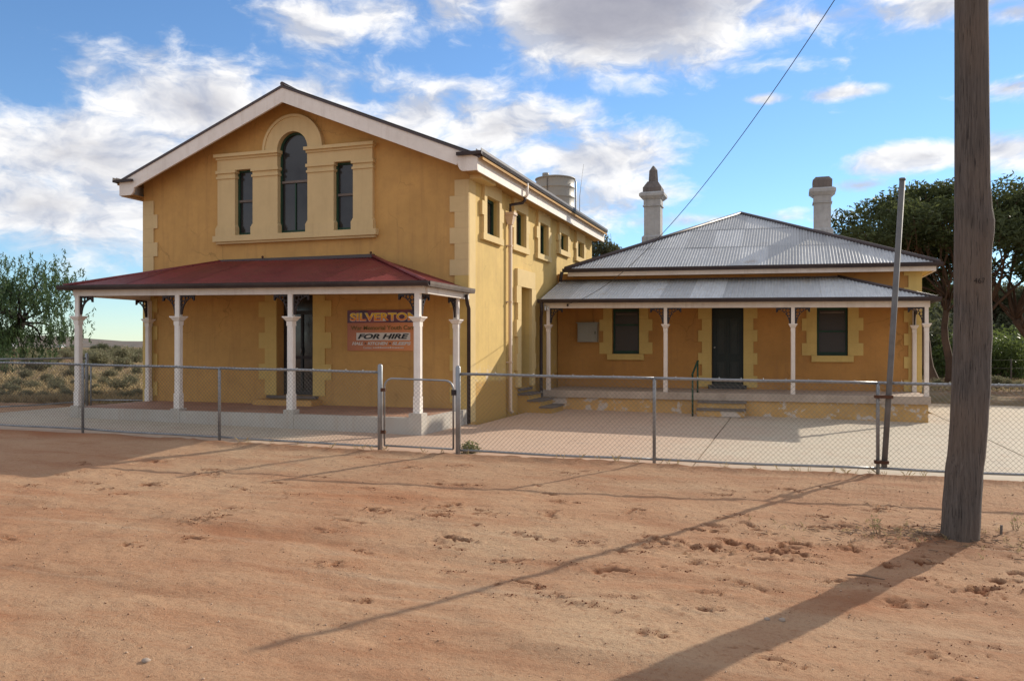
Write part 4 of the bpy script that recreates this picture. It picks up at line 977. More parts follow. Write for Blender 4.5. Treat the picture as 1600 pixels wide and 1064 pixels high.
# ------------------------------------------------------------------ things on and round the cottage
def build_small():
    r = empty('meter_box', (-5.26, AYF, 1.70), 'grey electricity meter box with conduit on the cottage wall', 'meter box')
    MB().box(-5.54, -4.99, AYF - .20, AYF - .002, 1.70, 2.22).part('case', M['box_grey'], r)
    MB().box(-5.515, -5.015, AYF - .212, AYF - .2005, 1.725, 2.195).part('cover', M['box_grey'], r)
    MB().box(-5.57, -4.96, AYF - .23, AYF - .002, 2.221, 2.245).part('rain_hood', M['box_grey'], r)
    MB().tube([(-5.13, AYF - .04, 2.245), (-5.13, AYF - .04, 2.66)], .016, 8).part('conduit', M['ochre_low'], r)
    MB().box(-5.05, -5.03, AYF - .222, AYF - .2125, 1.92, 1.99).part('latch', M['iron'], r)
    # front steps with a single handrail
    r = empty('cottage_steps', (-1.5, 20.1, gz(-1.5, 20.1)), 'low steps with grey treads below the cottage door', 'steps')
    for i, (y, z) in enumerate(((20.06, .235), (19.76, .075))):
        s_ = MB().box(-2.02, -.95, y, (20.355, 20.055)[i], -.06, z).part('step', M['plinth'], r)
        MB().box(-2.04, -.92, y - .03, (20.354, 20.058)[i], z + .001, z + .045).part('tread', M['timber_grey'], s_)
    r = empty('handrail', (-2.12, 19.9, gz(-2, 19.9)), 'dark green pipe handrail beside the cottage steps', 'handrail')
    g = gz(-2.1, 19.8) - .02
    MB().tube([(-2.12, 19.72, g), (-2.12, 19.72, .93)], .022, 8).part('post', M['green'], r)
    MB().tube([(-2.08, 20.48, .457), (-2.08, 20.48, 1.22)], .022, 8).part('post', M['green'], r)
    MB().tube([(-2.12, 19.66, .90), (-2.12, 19.72, .935), (-2.08, 20.48, 1.225), (-2.08, 20.55, 1.22)], .024, 8).part('rail', M['green'], r)
    # tank on its stand behind the hall
    r = empty('water_tank', (-8.40, 30.3, gz(-8.40, 30.3)), 'round pale steel water tank on a stand behind the hall roof', 'tank')
    cx, cy, zt = -8.40, 30.3, 8.0; prof = [(.73, 6.0)]
    for k in range(5):
        z = 6.05 + k * .37; prof += [(.73, z), (.75, z + .02), (.75, z + .05), (.73, z + .07), (.73, z + .34)]
    MB().lathe(cx, cy, prof + [(.74, 7.90)], 28).part('shell', M['tank'], r)
    MB().lathe(cx, cy, [(.77, 7.901), (.77, 7.94), (.40, 8.03), (.02, 8.05)], 28).part('lid', M['tank'], r)
    MB().lathe(cx - .25, cy - .45, [(.13, 7.95), (.13, 8.09), (.10, 8.10)], 12).part('hatch', M['tank'], r)
    MB().tube([(cx + .80, cy - .1, 7.8), (cx + .83, cy - .1, 7.75), (cx + .83, cy - .1, .1)], .03, 8).part('overflow_pipe', M['galv'], r)
    MB().tube([(cx - .1, cy - .76, 7.85), (cx - .1, cy - .77, 6.0)], .012, 6).part('level_tube', M['iron'], r)
    MB().box(cx - .85, cx + .85, cy - .85, cy + .85, 5.88, 5.998).part('platform', M['timber_grey'], r)
    for sx in (-1, 1):
        for sy in (-1, 1): MB().box(cx + sx * .7 - .06, cx + sx * .7 + .06, cy + sy * .7 - .06, cy + sy * .7 + .06, gz(cx, cy) - .2, 5.878).part('leg', M['timber_grey'], r)
    a = MB(); p0 = on_y(905, 325, 29.0); a.tube([(p0.x, 29, gz(p0.x, 29) - .1), (p0.x, 29, 5.0), (p0.x + .02, 29, 7.0), tuple(on_y(912, 257, 29.0))], [.03, .025, .012, .006], 6)
    a.thing('antenna_mast', M['galv'], 'thin whip antenna mast beside the water tank', 'antenna', (p0.x, 29, gz(p0.x, 29)))
build_small()

# ------------------------------------------------------------------ fences
def chain_mesh(a, b, z0f, z1f, pitch=.066, r=.0016):
    """woven diagonals between plan points a, b"""
    a = Vector(a); b = Vector(b); L = (b - a).length; u = (b - a) / L; nrm = Vector((-u.y, u.x)); V = []; F = []
    def P(s, h): 
        q = a + u * s; return q, z0f(q.x, q.y) + h
    H = z1f
    def seg(s0, h0, s1, h1, off):
        sg = -1 if (s1 - s0) * (h1 - h0) > 0 else 1
        for (s, h) in ((s0, h0), (s1, h1)):
            q, z = P(s, h); q = q + nrm * off
            for k in range(3):
                t = 2 * math.pi * k / 3 + .3; V.append((q.x + u.x * r * math.cos(t) * .75 + nrm.x * r * math.sin(t), q.y + u.y * r * math.cos(t) * .75 + nrm.y * r * math.sin(t), z + sg * r * math.cos(t) * .75))
        i = len(V) - 6
        for k in range(3): F.append((i + k, i + (k + 1) % 3, i + 3 + (k + 1) % 3, i + 3 + k))
    n = int((L + H) / pitch) + 1
    for i in range(n):
        s = i * pitch
        s0, h0 = (s, 0) if s <= L else (L, s - L)
        s1, h1 = (s - H, H) if s >= H else (0, s)
        if s0 - s1 > .02: seg(s0, h0, s1, h1, .0025)
        s0, h0 = L - s0, h0; s1, h1 = L - s1, h1
        if s1 - s0 > .02: seg(s0, h0, s1, h1, -.0025)
    return V, F
FP = [(-17.4, 11.30), (-14.6, 11.30), (-11.71, 11.30), (-8.83, 11.28), (-5.88, 11.25)]
FQ = [(-4.63, 11.32), (-1.76, 11.50), (1.13, 11.85), (4.0, 12.15), (6.9, 12.4)]
def fence(name, label, pts, end_posts, H=1.20, r=.021, gap=.075, group=None, mesh=True):
    p0 = pts[0]; root = empty(name, (p0[0], p0[1], gz(*p0)), label, 'fence', group)
    for i, (x, y) in enumerate(pts):
        big = i in end_posts; g = gz(x, y)
        m = MB(); m.tube([(x, y, g - .3), (x, y, g + (H + .10 if big else H - .01)), (x, y, g + (H + .125 if big else H))], [.038 if big else .024, .038 if big else .024, .02], 12); m.part('post', M['galv'], root)
    for i in range(len(pts) - 1):
        a, b = pts[i], pts[i + 1]
        for h, nm in ((H, 'top_rail'), (gap, 'bottom_rail')):
            q = []
            for t in np.linspace(0, 1, 7):
                x = a[0] + (b[0] - a[0]) * t; y = a[1] + (b[1] - a[1]) * t
                q.append((x, y - (.0 if nm == 'top_rail' else .0), gz(x, y) + h + .004 * math.sin(t * 9 + i) - (.008 * math.sin(math.pi * t) if nm == 'bottom_rail' else 0)))
            MB().tube(q, r if nm == 'top_rail' else r * .85, 10).part(nm, M['galv'], root)
        if mesh:
            V, F = chain_mesh((a[0], a[1] - .026), (b[0], b[1] - .026), lambda x, y: gz(x, y) + gap, H - gap + .02)
            me = raw_mesh('chain_mesh', np.array(V) - np.array(ORG[root.name]), F, M['wire']); o = bpy.data.objects.new('chain_mesh', me); COL.objects.link(o); o.parent = root; o['kind'] = 'stuff'; ORG[o.name] = ORG[root.name]
            t_ = MB(); n = int(math.hypot(b[0] - a[0], b[1] - a[1]) / .28)
            for k in range(1, n):
                s = k / n; x = a[0] + (b[0] - a[0]) * s; y = a[1] + (b[1] - a[1]) * s; z = gz(x, y) + H
                t_.tube([(x - .006, y - .03, z - .03), (x, y - .026, z + .022), (x + .004, y + .004, z + .031), (x + .01, y + .02, z + .012)], .0028, 4)
            o = t_.part('tie_wire', M['galv'], root); o['kind'] = 'stuff'
    return root
fence('chain_link_fence', 'galvanised chain link fence running in front of the hall veranda', FP, {4})
fence('chain_link_fence', 'galvanised chain link fence running in front of the cottage yard', FQ, {0})
fence('side_fence', 'dark chain link boundary fence meeting scrub beside the hall', [(-16.55, 11.5), (-16.5, 13.6), (-16.2, 15.75)], {2}, H=1.17, gap=.12)
def build_gates():
    a, b = Vector((-5.80, 11.235)), Vector((-4.70, 11.305)); g = gz(-5.2, 11.3); u = (b - a).normalized(); L = (b - a).length
    r = empty('gate', (a.x, a.y, g), 'small chain link gate with rounded top corners by the green bush', 'gate')
    def P(s, h): return (a.x + u.x * s, a.y + u.y * s, g + h)
    z0, z1, c = .10, 1.115, .13; pts = [P(0, z0)]
    pts += [P(0, z1 - c)] + [P(c - c * math.cos(R(t)), z1 - c + c * math.sin(R(t))) for t in (20, 40, 60, 80)] + [P(c, z1), P(L - c, z1 - .02)] + [P(L - c + c * math.sin(R(t)), z1 - .02 - c + c * math.cos(R(t))) for t in (20, 40, 60, 80)] + [P(L, z1 - .02 - c), P(L, z0 - .02)]
    MB().tube(pts, .015, 8).part('gate_frame', M['galv'], r); MB().tube([P(0, z0), P(L, z0 - .02)], .015, 8).part('bottom_bar', M['galv'], r)
    V, F = chain_mesh((a.x + .015, a.y - .016), (b.x - .015, b.y - .016), lambda x, y: g + z0 - .01, z1 - z0 - .01)
    me = raw_mesh('chain_mesh', np.array(V) - np.array(ORG[r.name]), F, M['wire']); o = bpy.data.objects.new('chain_mesh', me); COL.objects.link(o); o.parent = r; o['kind'] = 'stuff'
    for h in (.28, .92): MB().box(a.x - .055, a.x + .02, a.y - .02, a.y + .02, g + h, g + h + .05).part('hinge', M['rust'], r)
    m = MB(); m.box(b.x - .02, b.x + .045, b.y - .035, b.y + .02, g + .88, g + .96); m.part('latch', M['iron'], r)
    # low gate between the boundary post and the hall's far corner
    r = empty('side_gate', (-16.15, 15.77, gz(-16.1, 15.8)), 'low pipe gate between the boundary post and the hall corner', 'gate'); g = gz(-16, 15.8)
    for h in (.15, .98): MB().tube([(-16.12, 15.78, g + h), (-14.52, 15.95, g + h + .02)], .018, 8).part('rail', M['galv'], r)
    for x, y in ((-16.10, 15.78), (-14.54, 15.948)): MB().tube([(x, y, g - .02), (x, y, g + 1.0)], .018, 8).part('upright', M['galv'], r)
build_gates()

# ------------------------------------------------------------------ leaning pipe pole lashed to a fence post
def build_pipe():
    x, y = 1.13, 11.85; g = gz(x, y); r = empty('leaning_pipe', (x, y, g), 'tall grey metal pipe leaning beside a fence post', 'pole')
    p0 = Vector((x + .075, y - .02, g + .10)); p1 = on_y(1410, 281, y + .05)
    MB().tube([p0, p0.lerp(p1, .35), p1], .037, 12).part('pipe', M['timber_galv'], r)
    MB().tube([p1 - (p1 - p0).normalized() * .01, p1 + (p1 - p0).normalized() * .02], .041, 12).part('end_cap', M['timber_galv'], r)
    for h in (.16, 1.02):
        q = p0.lerp(p1, max(0, (g + h - p0.z) / (p1.z - p0.z)))
        MB().box(x - .045, q.x + .05, y - .075, y + .045, g + h - .018, g + h + .022).part('strap', M['rust'], r)
M['timber_galv'] = metal('dull_pipe', (.155, .15, .145), .6, .3, .25, (.12, .085, .06), .66)
build_pipe()

# ------------------------------------------------------------------ power pole and service cable
def build_pole():
    b = on_g(1500, 846); d = -b.x * SY + b.y * CY
    prof = [(848, 1499, 27.5), (800, 1501.5, 27.2), (742, 1505, 26.6), (700, 1510, 26.4), (660, 1513, 26.5), (600, 1516, 27.2), (560, 1517, 26.6), (528, 1518.5, 27.2), (490, 1518.5, 26.4), (460, 1518, 26), (420, 1518, 26), (388, 1518.8, 26.5), (365, 1520.5, 27.8), (347, 1521, 28), (328, 1519.2, 26.5), (290, 1517.8, 25), (250, 1517.5, 24.6), (120, 1517, 24.0), (0, 1516.5, 23.5)]
    V = []; F = []; n = 28; rows = []
    rx, ry = CY, SY
    for py, px, r in prof:
        z = HC + (HY - py) / FPX * d; off = (px - 1499) / FPX * d
        rows.append((b.x + rx * off, b.y + ry * off, z, r / FPX * d))
    x, y, z, r = rows[-1]; rows += [(x, y, 5.5, r * .97), (x, y, 7.0, r * .93), (x, y, 7.9, r * .9)]
    x, y, z, r = rows[0]; rows = [(x, y, z - .6, r)] + rows
    # refine
    R2 = []
    for (p, q) in zip(rows, rows[1:]):
        m = max(1, int((q[2] - p[2]) / .08))
        for k in range(m): t = k / m; t2 = t * t * (3 - 2 * t); R2.append(tuple(p[i] + (q[i] - p[i]) * (t if i == 2 else t2) for i in range(4)))
    R2.append(rows[-1])
    for i, (x, y, z, r) in enumerate(R2):
        for k in range(n):
            t = 2 * math.pi * k / n
            w = 1 + .018 * math.sin(3 * t + z * .8) + .012 * math.sin(7 * t + 1.3 + z * .35) + .01 * math.sin(13 * t + z * .5)
            V.append((x + r * w * math.cos(t), y + r * w * math.sin(t), z))
    for i in range(len(R2) - 1):
        for k in range(n): F.append((i * n + k, i * n + (k + 1) % n, (i + 1) * n + (k + 1) % n, (i + 1) * n + k))
    root = empty('power_pole', (b.x, b.y, b.z), 'thick weathered timber power pole standing in the red sand', 'pole')
    me = raw_mesh('shaft', np.array(V) - np.array(tuple(b)), F, M['pole'], True); o = bpy.data.objects.new('shaft', me); COL.objects.link(o); o.parent = root
    m = MB(); m.frustum(R2[-1][0], R2[-1][1], .12, .10, 7.9, 7.93); m.part('pole_cap', M['galv'], root)
    tx, ty = R2[-1][0], R2[-1][1]
    MB().tube([(tx, ty, 6.45), (tx - .2, ty + .12, 6.45), (tx - .2, ty + .12, 6.53)], .015, 6).part('hook', M['iron'], root)
    # pole number cut in the wood, wrapped on the shaft
    row = min(R2, key=lambda q: abs(q[2] - (HC + (HY - 449) / FPX * d)))
    me = text_mesh('467', 0, .095, 0, .046, 0, M['pole_mark'], bold=-.008, name='pole_number'); cx, cy, cz, cr = row
    n_ = len(me.vertices); a = np.empty(n_ * 3, np.float32); me.vertices.foreach_get('co', a); a = a.reshape(-1, 3)
    th0 = math.atan2(-cy, -cx) + .08; th = th0 + a[:, 0] / cr
    rr = cr * 1.022 + .002
    nb = np.stack([cx + rr * np.cos(th) - b.x, cy + rr * np.sin(th) - b.y, cz - .026 + a[:, 2] - b.z], 1).astype(np.float32); me.vertices.foreach_set('co', nb.ravel()); me.update()
    o = bpy.data.objects.new('pole_number', me); COL.objects.link(o); o.parent = root
    # service cable
    P0 = Vector((tx - .2, ty + .12, 6.53)); P1 = Vector((-5.33, 20.41, 2.66)); pts = []
    for i in range(41):
        t = i / 40; p = P0.lerp(P1, t); p.z -= .9 * 4 * t * (1 - t); pts.append(p)
    c = MB().tube(pts, .0055, 6); c.thing('service_cable', M['cable'], 'black overhead service cable sagging down to the cottage veranda', 'cable', tuple(P1))
build_pole()

# ------------------------------------------------------------------ vegetation
def leaf_cloud(centres, radii, counts, size, aspect=.35, shell=.55, droop=0.0, flat_=.8):
    """small leaf quads spread through ellipsoidal clumps"""
    Vs = []
    for (c, r, n) in zip(centres, radii, counts):
        d = rng.normal(size=(n, 3)); d /= np.linalg.norm(d, axis=1)[:, None]
        rad = (shell + (1 - shell) * rng.random(n)) ** 1.0 * (1 + .10 * np.clip(rng.normal(size=n), -2, 1.6)); rad = np.where(rng.random(n) < .25, rng.random(n), rad)
        P = np.array(c) + d * rad[:, None] * np.array(r)
        a = rng.normal(size=(n, 3)); a[:, 2] = a[:, 2] * flat_ - droop; a /= np.linalg.norm(a, axis=1)[:, None]
        b = np.cross(a, rng.normal(size=(n, 3))); b /= np.linalg.norm(b, axis=1)[:, None] + 1e-9
        s = size * (.6 + .8 * rng.random(n))[:, None]
        A = a * s; B = b * s * aspect
        Vs.append(np.stack([P - A, P - B * .9, P + A, P + B * .9], 1))
    V = np.concatenate(Vs).reshape(-1, 3); n = len(V) // 4
    return V, np.arange(n * 4).reshape(n, 4)
def limb(mb, p, q, r0, r1, wob=.12, n=7):
    p, q = Vector(p), Vector(q); L = (q - p).length; pts = []; rad = []
    ph = random.uniform(0, 6)
    for i in range(n + 1):
        t = i / n; w = p.lerp(q, t) + Vector((math.sin(t * 4 + ph), math.cos(t * 3.3 + ph), .4 * math.sin(t * 5 + ph) )) * wob * L * .25 * math.sin(math.pi * t)
        pts.append(w); rad.append(r0 + (r1 - r0) * t)
    mb.tube(pts, rad, 8); return pts
def tree(name, label, base, crown_c, crown_r, nclump, leaves, lsize, leafm, barkm, trunks, seed, clump=(.9, 1.5), lower=-.25, group=None, aspect=.35, droop=0., cat='tree', extra=None):
    random.seed(seed); base = Vector(base)
    root = empty(name, tuple(base), label, cat, group)
    cs = []; rs = []; tb = MB(); C = Vector(crown_c); Rr = Vector(crown_r)
    for i in range(nclump):
        for _ in range(20):
            z = random.uniform(lower, 1); a = random.uniform(0, 2 * math.pi); rr = math.sqrt(max(0, 1 - z * z)) * random.uniform(.45, 1)
            p = C + Vector((rr * math.cos(a) * Rr.x, rr * math.sin(a) * Rr.y, z * Rr.z * random.uniform(.7, 1)))
            if all((Vector(q) - p).length > clump[0] * .75 for q in cs): break
        k = random.uniform(*clump); cs.append(tuple(p)); rs.append((k, k, k * random.uniform(.5, .72)))
    if extra:
        for p, r_ in extra: cs.append(p); rs.append(r_)
    tot = sum(r[0] ** 2 for r in rs); cn = [max(20, int(leaves * r[0] ** 2 / tot)) for r in rs]
    ends = []
    for off, lean, r0 in trunks:
        p = base + Vector((off[0], off[1], -.2)); q = base + Vector(lean); pts = limb(tb, p, q, r0, r0 * .6, .22); ends.append((q, r0 * .6, pts))
    for c in cs:
        q, r0, pts = min(ends, key=lambda e: (e[0] - Vector(c)).length * random.uniform(.8, 1.25))
        st = q if random.random() < .6 else pts[-2]
        mid = limb(tb, st, Vector(c), r0 * random.uniform(.30, .55), .018, .35)
        for _ in range(3):
            s = mid[random.randint(3, 6)]; limb(tb, s, Vector(c) + Vector((random.uniform(-.9, .9), random.uniform(-.9, .9), random.uniform(-.3, .5))), .03, .008, .4, 4)
    tb.part('trunk', barkm, root)
    V, F = leaf_cloud(cs, rs, cn, lsize, aspect, .5, droop)
    me = raw_mesh('crown', V - np.array(tuple(base)), F, leafm); o = bpy.data.objects.new('crown', me); COL.objects.link(o); o.parent = root
    return root
def build_trees():
    # big dark spreading tree at the right
    b = at(1478, 38); c = at(1475, 38); c = Vector((c.x, c.y, 6.3))
    tree('spreading_tree', 'big dark spreading tree with forked trunks beyond the cottage end', b, c, (5.0, 4.6, 2.6), 32, 25000, .125, M['leaf_dark'], M['bark'],
         [((-.35, 0), (-1.2, .3, 3.2), .27), ((.45, .1), (1.7, -.2, 3.6), .30), ((.1, .2), (.2, .6, 3.9), .2)], 11, (.95, 1.5), -.05)
    b = at(1650, 37); c = Vector((b.x, b.y, 5.8))
    tree('spreading_tree', 'big dark spreading tree half hidden behind the timber power pole', b, c, (5.2, 4.8, 3.2), 34, 25000, .125, M['leaf_dark'], M['bark'],
         [((0, 0), (-1.5, .4, 3.0), .28), ((.3, 0), (1.4, 0, 3.4), .26)], 12, (.95, 1.5), -.45)
    b = at(1395, 43); c = Vector((b.x, b.y, 5.6))
    tree('bushy_tree', 'dark bushy tree behind the right hand chimney', b, c, (3.6, 3.4, 2.9), 26, 26000, .12, M['leaf_dark'], M['bark'], [((0, 0), (.2, .3, 3.0), .24)], 13, (1.0, 1.5), -.6)
    for px_, d_, sd, rr in ((1545, 56, 15, 4.6), (1640, 54, 16, 4.4), (1450, 60, 17, 4.2)):
        b = at(px_, d_); c = Vector((b.x, b.y, 3.2))
        tree('scrub_tree', ['low grey-green scrub tree behind the power pole', 'low grey-green scrub tree beyond the wire fence', 'low grey-green scrub tree behind the forked trunks'][sd - 15], b, c, (rr, 3.0, 2.6), 22, 15000, .13, M['leaf_dull'], M['bark'], [((0, 0), (.3, .2, 1.6), .18)], sd, (1.0, 1.5), -.9)
    b = at(938, 46); c = Vector((b.x, b.y, 6.1))
    tree('slim_tree', 'small tree top peeping between the hall eave and the cottage roof', b, c, (1.5, 1.5, 1.5), 12, 7000, .10, M['leaf_dull'], M['bark'], [((0, 0), (.1, 0, 4.4), .16)], 14, (.5, .8), -.6)
    # pepper tree at the left, drooping sprays
    b = at(-14, 31); random.seed(21)
    root = empty('pepper_tree', tuple(b), 'drooping green pepper tree on the dry plain beside the hall', 'tree'); tb = MB(); tips = []
    fork = b + Vector((1.15, .3, 2.35))
    limb(tb, b + Vector((-1.2, 0, -.2)), b + Vector((-.5, .1, 1.0)), .50, .40, .1); limb(tb, b + Vector((-.5, .1, 1.0)), fork, .34, .17, .3); limb(tb, b + Vector((-.8, 0, .4)), b + Vector((-1.8, .2, 2.6)), .36, .2, .2)
    for st, n, R_ in ((fork, 15, 1.9), (b + Vector((-1.8, .2, 2.6)), 10, 2.0), (b + Vector((-.5, .1, 1.2)), 8, 2.1)):
        for i in range(n):
            a = random.uniform(0, 6.28); rr = random.uniform(.4, 1) * R_; e = st + Vector((rr * math.cos(a), rr * math.sin(a), random.uniform(-.9, 1.9)))
            limb(tb, st, e, .055, .010, .5); tips.append(e)
            for _ in range(2): e2 = e + Vector((random.uniform(-.8, .8), random.uniform(-.8, .8), random.uniform(-.3, .6))); limb(tb, st.lerp(e, .6), e2, .016, .006, .4, 4); tips.append(e2)
    tb.part('trunk', M['bark_dark'], root)
    P = []
    for t in tips:
        for _ in range(22):
            s = t + Vector((random.gauss(0, .34), random.gauss(0, .34), random.gauss(.1, .25))); L = random.uniform(.2, .6); sw = Vector((random.gauss(0, .15), random.gauss(0, .15), -1)).normalized()
            for k in range(int(L / .032)): P.append(tuple(s + sw * (k * .032) + Vector((random.gauss(0, .035), random.gauss(0, .035), 0))))
    P = np.array(P); P = P[P[:, 2] > b.z + .12]; n = len(P)
    a = rng.normal(size=(n, 3)) * .6; a[:, 2] -= .9; a /= np.linalg.norm(a, axis=1)[:, None]; c_ = np.cross(a, rng.normal(size=(n, 3))); c_ /= np.linalg.norm(c_, axis=1)[:, None]
    s = (.055 + .04 * rng.random(n))[:, None]; V = np.stack([P - a * s, P - c_ * s * .28, P + a * s, P + c_ * s * .28], 1).reshape(-1, 3)
    o = bpy.data.objects.new('crown', raw_mesh('crown', V - np.array(tuple(b)), np.arange(n * 4).reshape(n, 4), M['leaf_pepper'])); COL.objects.link(o); o.parent = root
build_trees()

def bush_mesh(name, r, h, n, size, m_, seed, aspect=.4):
    random.seed(seed); cs = []; rs = []; cn = []
    k = 7
    for i in range(k):
        a = random.uniform(0, 6.28); q = random.uniform(0, .62) * r; cs.append((q * math.cos(a), q * math.sin(a), h * random.uniform(.30, .62))); s = random.uniform(.38, .58); rs.append((r * s, r * s, h * s * .85)); cn.append(n // k)
    V, F = leaf_cloud(cs, rs, cn, size, aspect, .45, 0, 1.0); V[:, 2] = np.abs(V[:, 2])
    return raw_mesh(name, V, F, m_)
def stem_mesh(r, h, seed, thick=1.0):
    random.seed(seed); m = MB()
    for i in range(7):
        a = random.uniform(0, 6.28); limb(m, (0, 0, -.05), (r * .55 * math.cos(a), r * .55 * math.sin(a), h * random.uniform(.5, .8)), (.02 + .012 * h) * thick, .005 * thick, .4, 4)
    return m.mesh('stem', M['twig'])
def bush(name, me, st, loc, sc, label, cat='shrub', group=None):
    r = empty(name, tuple(loc), label, cat, group); rz = random.uniform(0, 6.28)
    for nm, d in (('foliage', me), ('stem', st)):
        o = bpy.data.objects.new(nm, d); COL.objects.link(o); o.parent = r; o.scale = (sc, sc, sc * random.uniform(.85, 1.1)); o.rotation_euler = (0, 0, rz)
    return r
def build_bushes():
    salt = [bush_mesh('foliage', .75, .75, 1500, .055, M['leaf_salt'], 30 + i) for i in range(3)]; sst = stem_mesh(.75, .75, 5)
    dull = [bush_mesh('foliage', 1.6, 1.9, 3400, .085, M['leaf_dull'], 40 + i) for i in range(2)]; dst = stem_mesh(1.6, 1.9, 6)
    bright = [bush_mesh('foliage', 1.8, 2.3, 4200, .095, M['leaf_bright'], 50 + i) for i in range(2)]
    random.seed(3); n = 0
    spots = [(12, 25, .9), (30, 28, 1), (92, 25.5, .95), (75, 32, 1), (150, 27, .55), (190, 26, .95), (205, 30, 1), (40, 36, 1.1), (110, 38, 1.1), (170, 36, 1.0), (215, 40, 1.1), (10, 44, 1.2), (62, 50, 1.2), (130, 52, 1.3), (160, 60, 1.4), (200, 56, 1.2), (90, 70, 1.6), (30, 78, 1.5), (175, 82, 1.6), (145, 95, 1.8), (215, 75, 1.5), (115, 48, 1), (185, 46, .9), (-20, 30, 1), (55, 27, .7), (8, 22.6, .62), (40, 23, .55), (70, 22.4, .6), (105, 23, .6), (150, 22.8, .5), (195, 22.2, .6), (212, 23.4, .55), (25, 24, .7), (85, 29, .8), (135, 33, .9), (165, 30, .8), (118, 29.5, .7)] + [(random.uniform(-15, 222), random.uniform(42, 150), random.uniform(1.6, 2.9)) for _ in range(46)]
    for px, d, s in spots: bush('saltbush', random.choice(salt), sst, at(px, d), s * .62, 'low grey-green saltbush on the dry plain beside the hall', group='saltbush on the plain beside the hall')
    for px, d, s in ((165, 150, .95), (148, 170, .9), (182, 165, .9), (156, 158, 1.05)): bush('plain_thicket', random.choice(dull), dst, at(px, d), s, 'rounded dark thicket far out on the plain below the hills', group='thickets far out on the plain')
    for px, d, s, zz in ((1512, 46, 1.25, 0), (1562, 44, 1.05, 0), (1590, 47, 1.3, 0), (1535, 52, 1.5, 0)): bush('bright_shrub', random.choice(bright), dst, at(px, d), s, 'sunlit bright green shrub growing under the big dark trees', group='bright shrubs under the dark trees')
    for px, d, s in ((1450, 49, 1.5), (1475, 52, 1.8), (1518, 58, 2.2), (1500, 54, 1.5), (1555, 51, 1.35), (1605, 50, 1.5), (1580, 57, 1.8), (1440, 56, 1.6), (1640, 52, 1.5), (1530, 60, 1.9)): bush('dull_shrub', random.choice(dull), dst, at(px, d), s * 1.35, 'dull grey-green shrub in the shade under the dark trees', group='dull shrubs under the dark trees')
    for px, d, s in ((1500, 34, .55), (1556, 33.5, .8), (1575, 35, .6), (1592, 34, .5), (1464, 35.5, .5), (1612, 34.5, .7)): bush('verge_bush', random.choice(salt), sst, at(px, d), s, 'small straggly bush on the dirt verge behind the concrete yard', group='small bushes on the dirt verge')
    # the little bush at the gate post
    p = on_g(733, 707); p.z = sz(p.x, p.y) - .02
    gm = bush_mesh('foliage', .18, .36, 420, .030, M['leaf_bush'], 61, .38); bush('gate_bush', gm, stem_mesh(.19, .30, 9, .35), p, 1.0, 'small green bush growing against the gate post')
M['leaf_bush'] = leaf('gate_bush_leaves', (.095, .105, .040), (.22, .22, .095), .3, .7)
build_bushes()

def tufts(name, pts, hmin, hmax, blades, m_, label, lean=.35, width=.006, parent=None):
    V = []; F = []
    for (x, y, z) in pts:
        for _ in range(blades):
            h = random.uniform(hmin, hmax); a = random.uniform(0, 6.28); l = random.uniform(.05, lean) * h * 2; w = width * random.uniform(.6, 1.4); b = a + 1.57
            ox, oy = random.gauss(0, hmax * .18), random.gauss(0, hmax * .18); dx, dy = math.cos(a) * l, math.sin(a) * l; i = len(V)
            V += [(x + ox - w * math.cos(b), y + oy - w * math.sin(b), z), (x + ox + w * math.cos(b), y + oy + w * math.sin(b), z), (x + ox + dx * .5, y + oy + dy * .5, z + h * .75), (x + ox + dx, y + oy + dy, z + h)]
            F.append((i, i + 1, i + 3, i + 2))
    o = bpy.data.objects.new(name, raw_mesh(name, V, F, m_)); COL.objects.link(o); o['kind'] = 'stuff'; o['label'] = label; return o
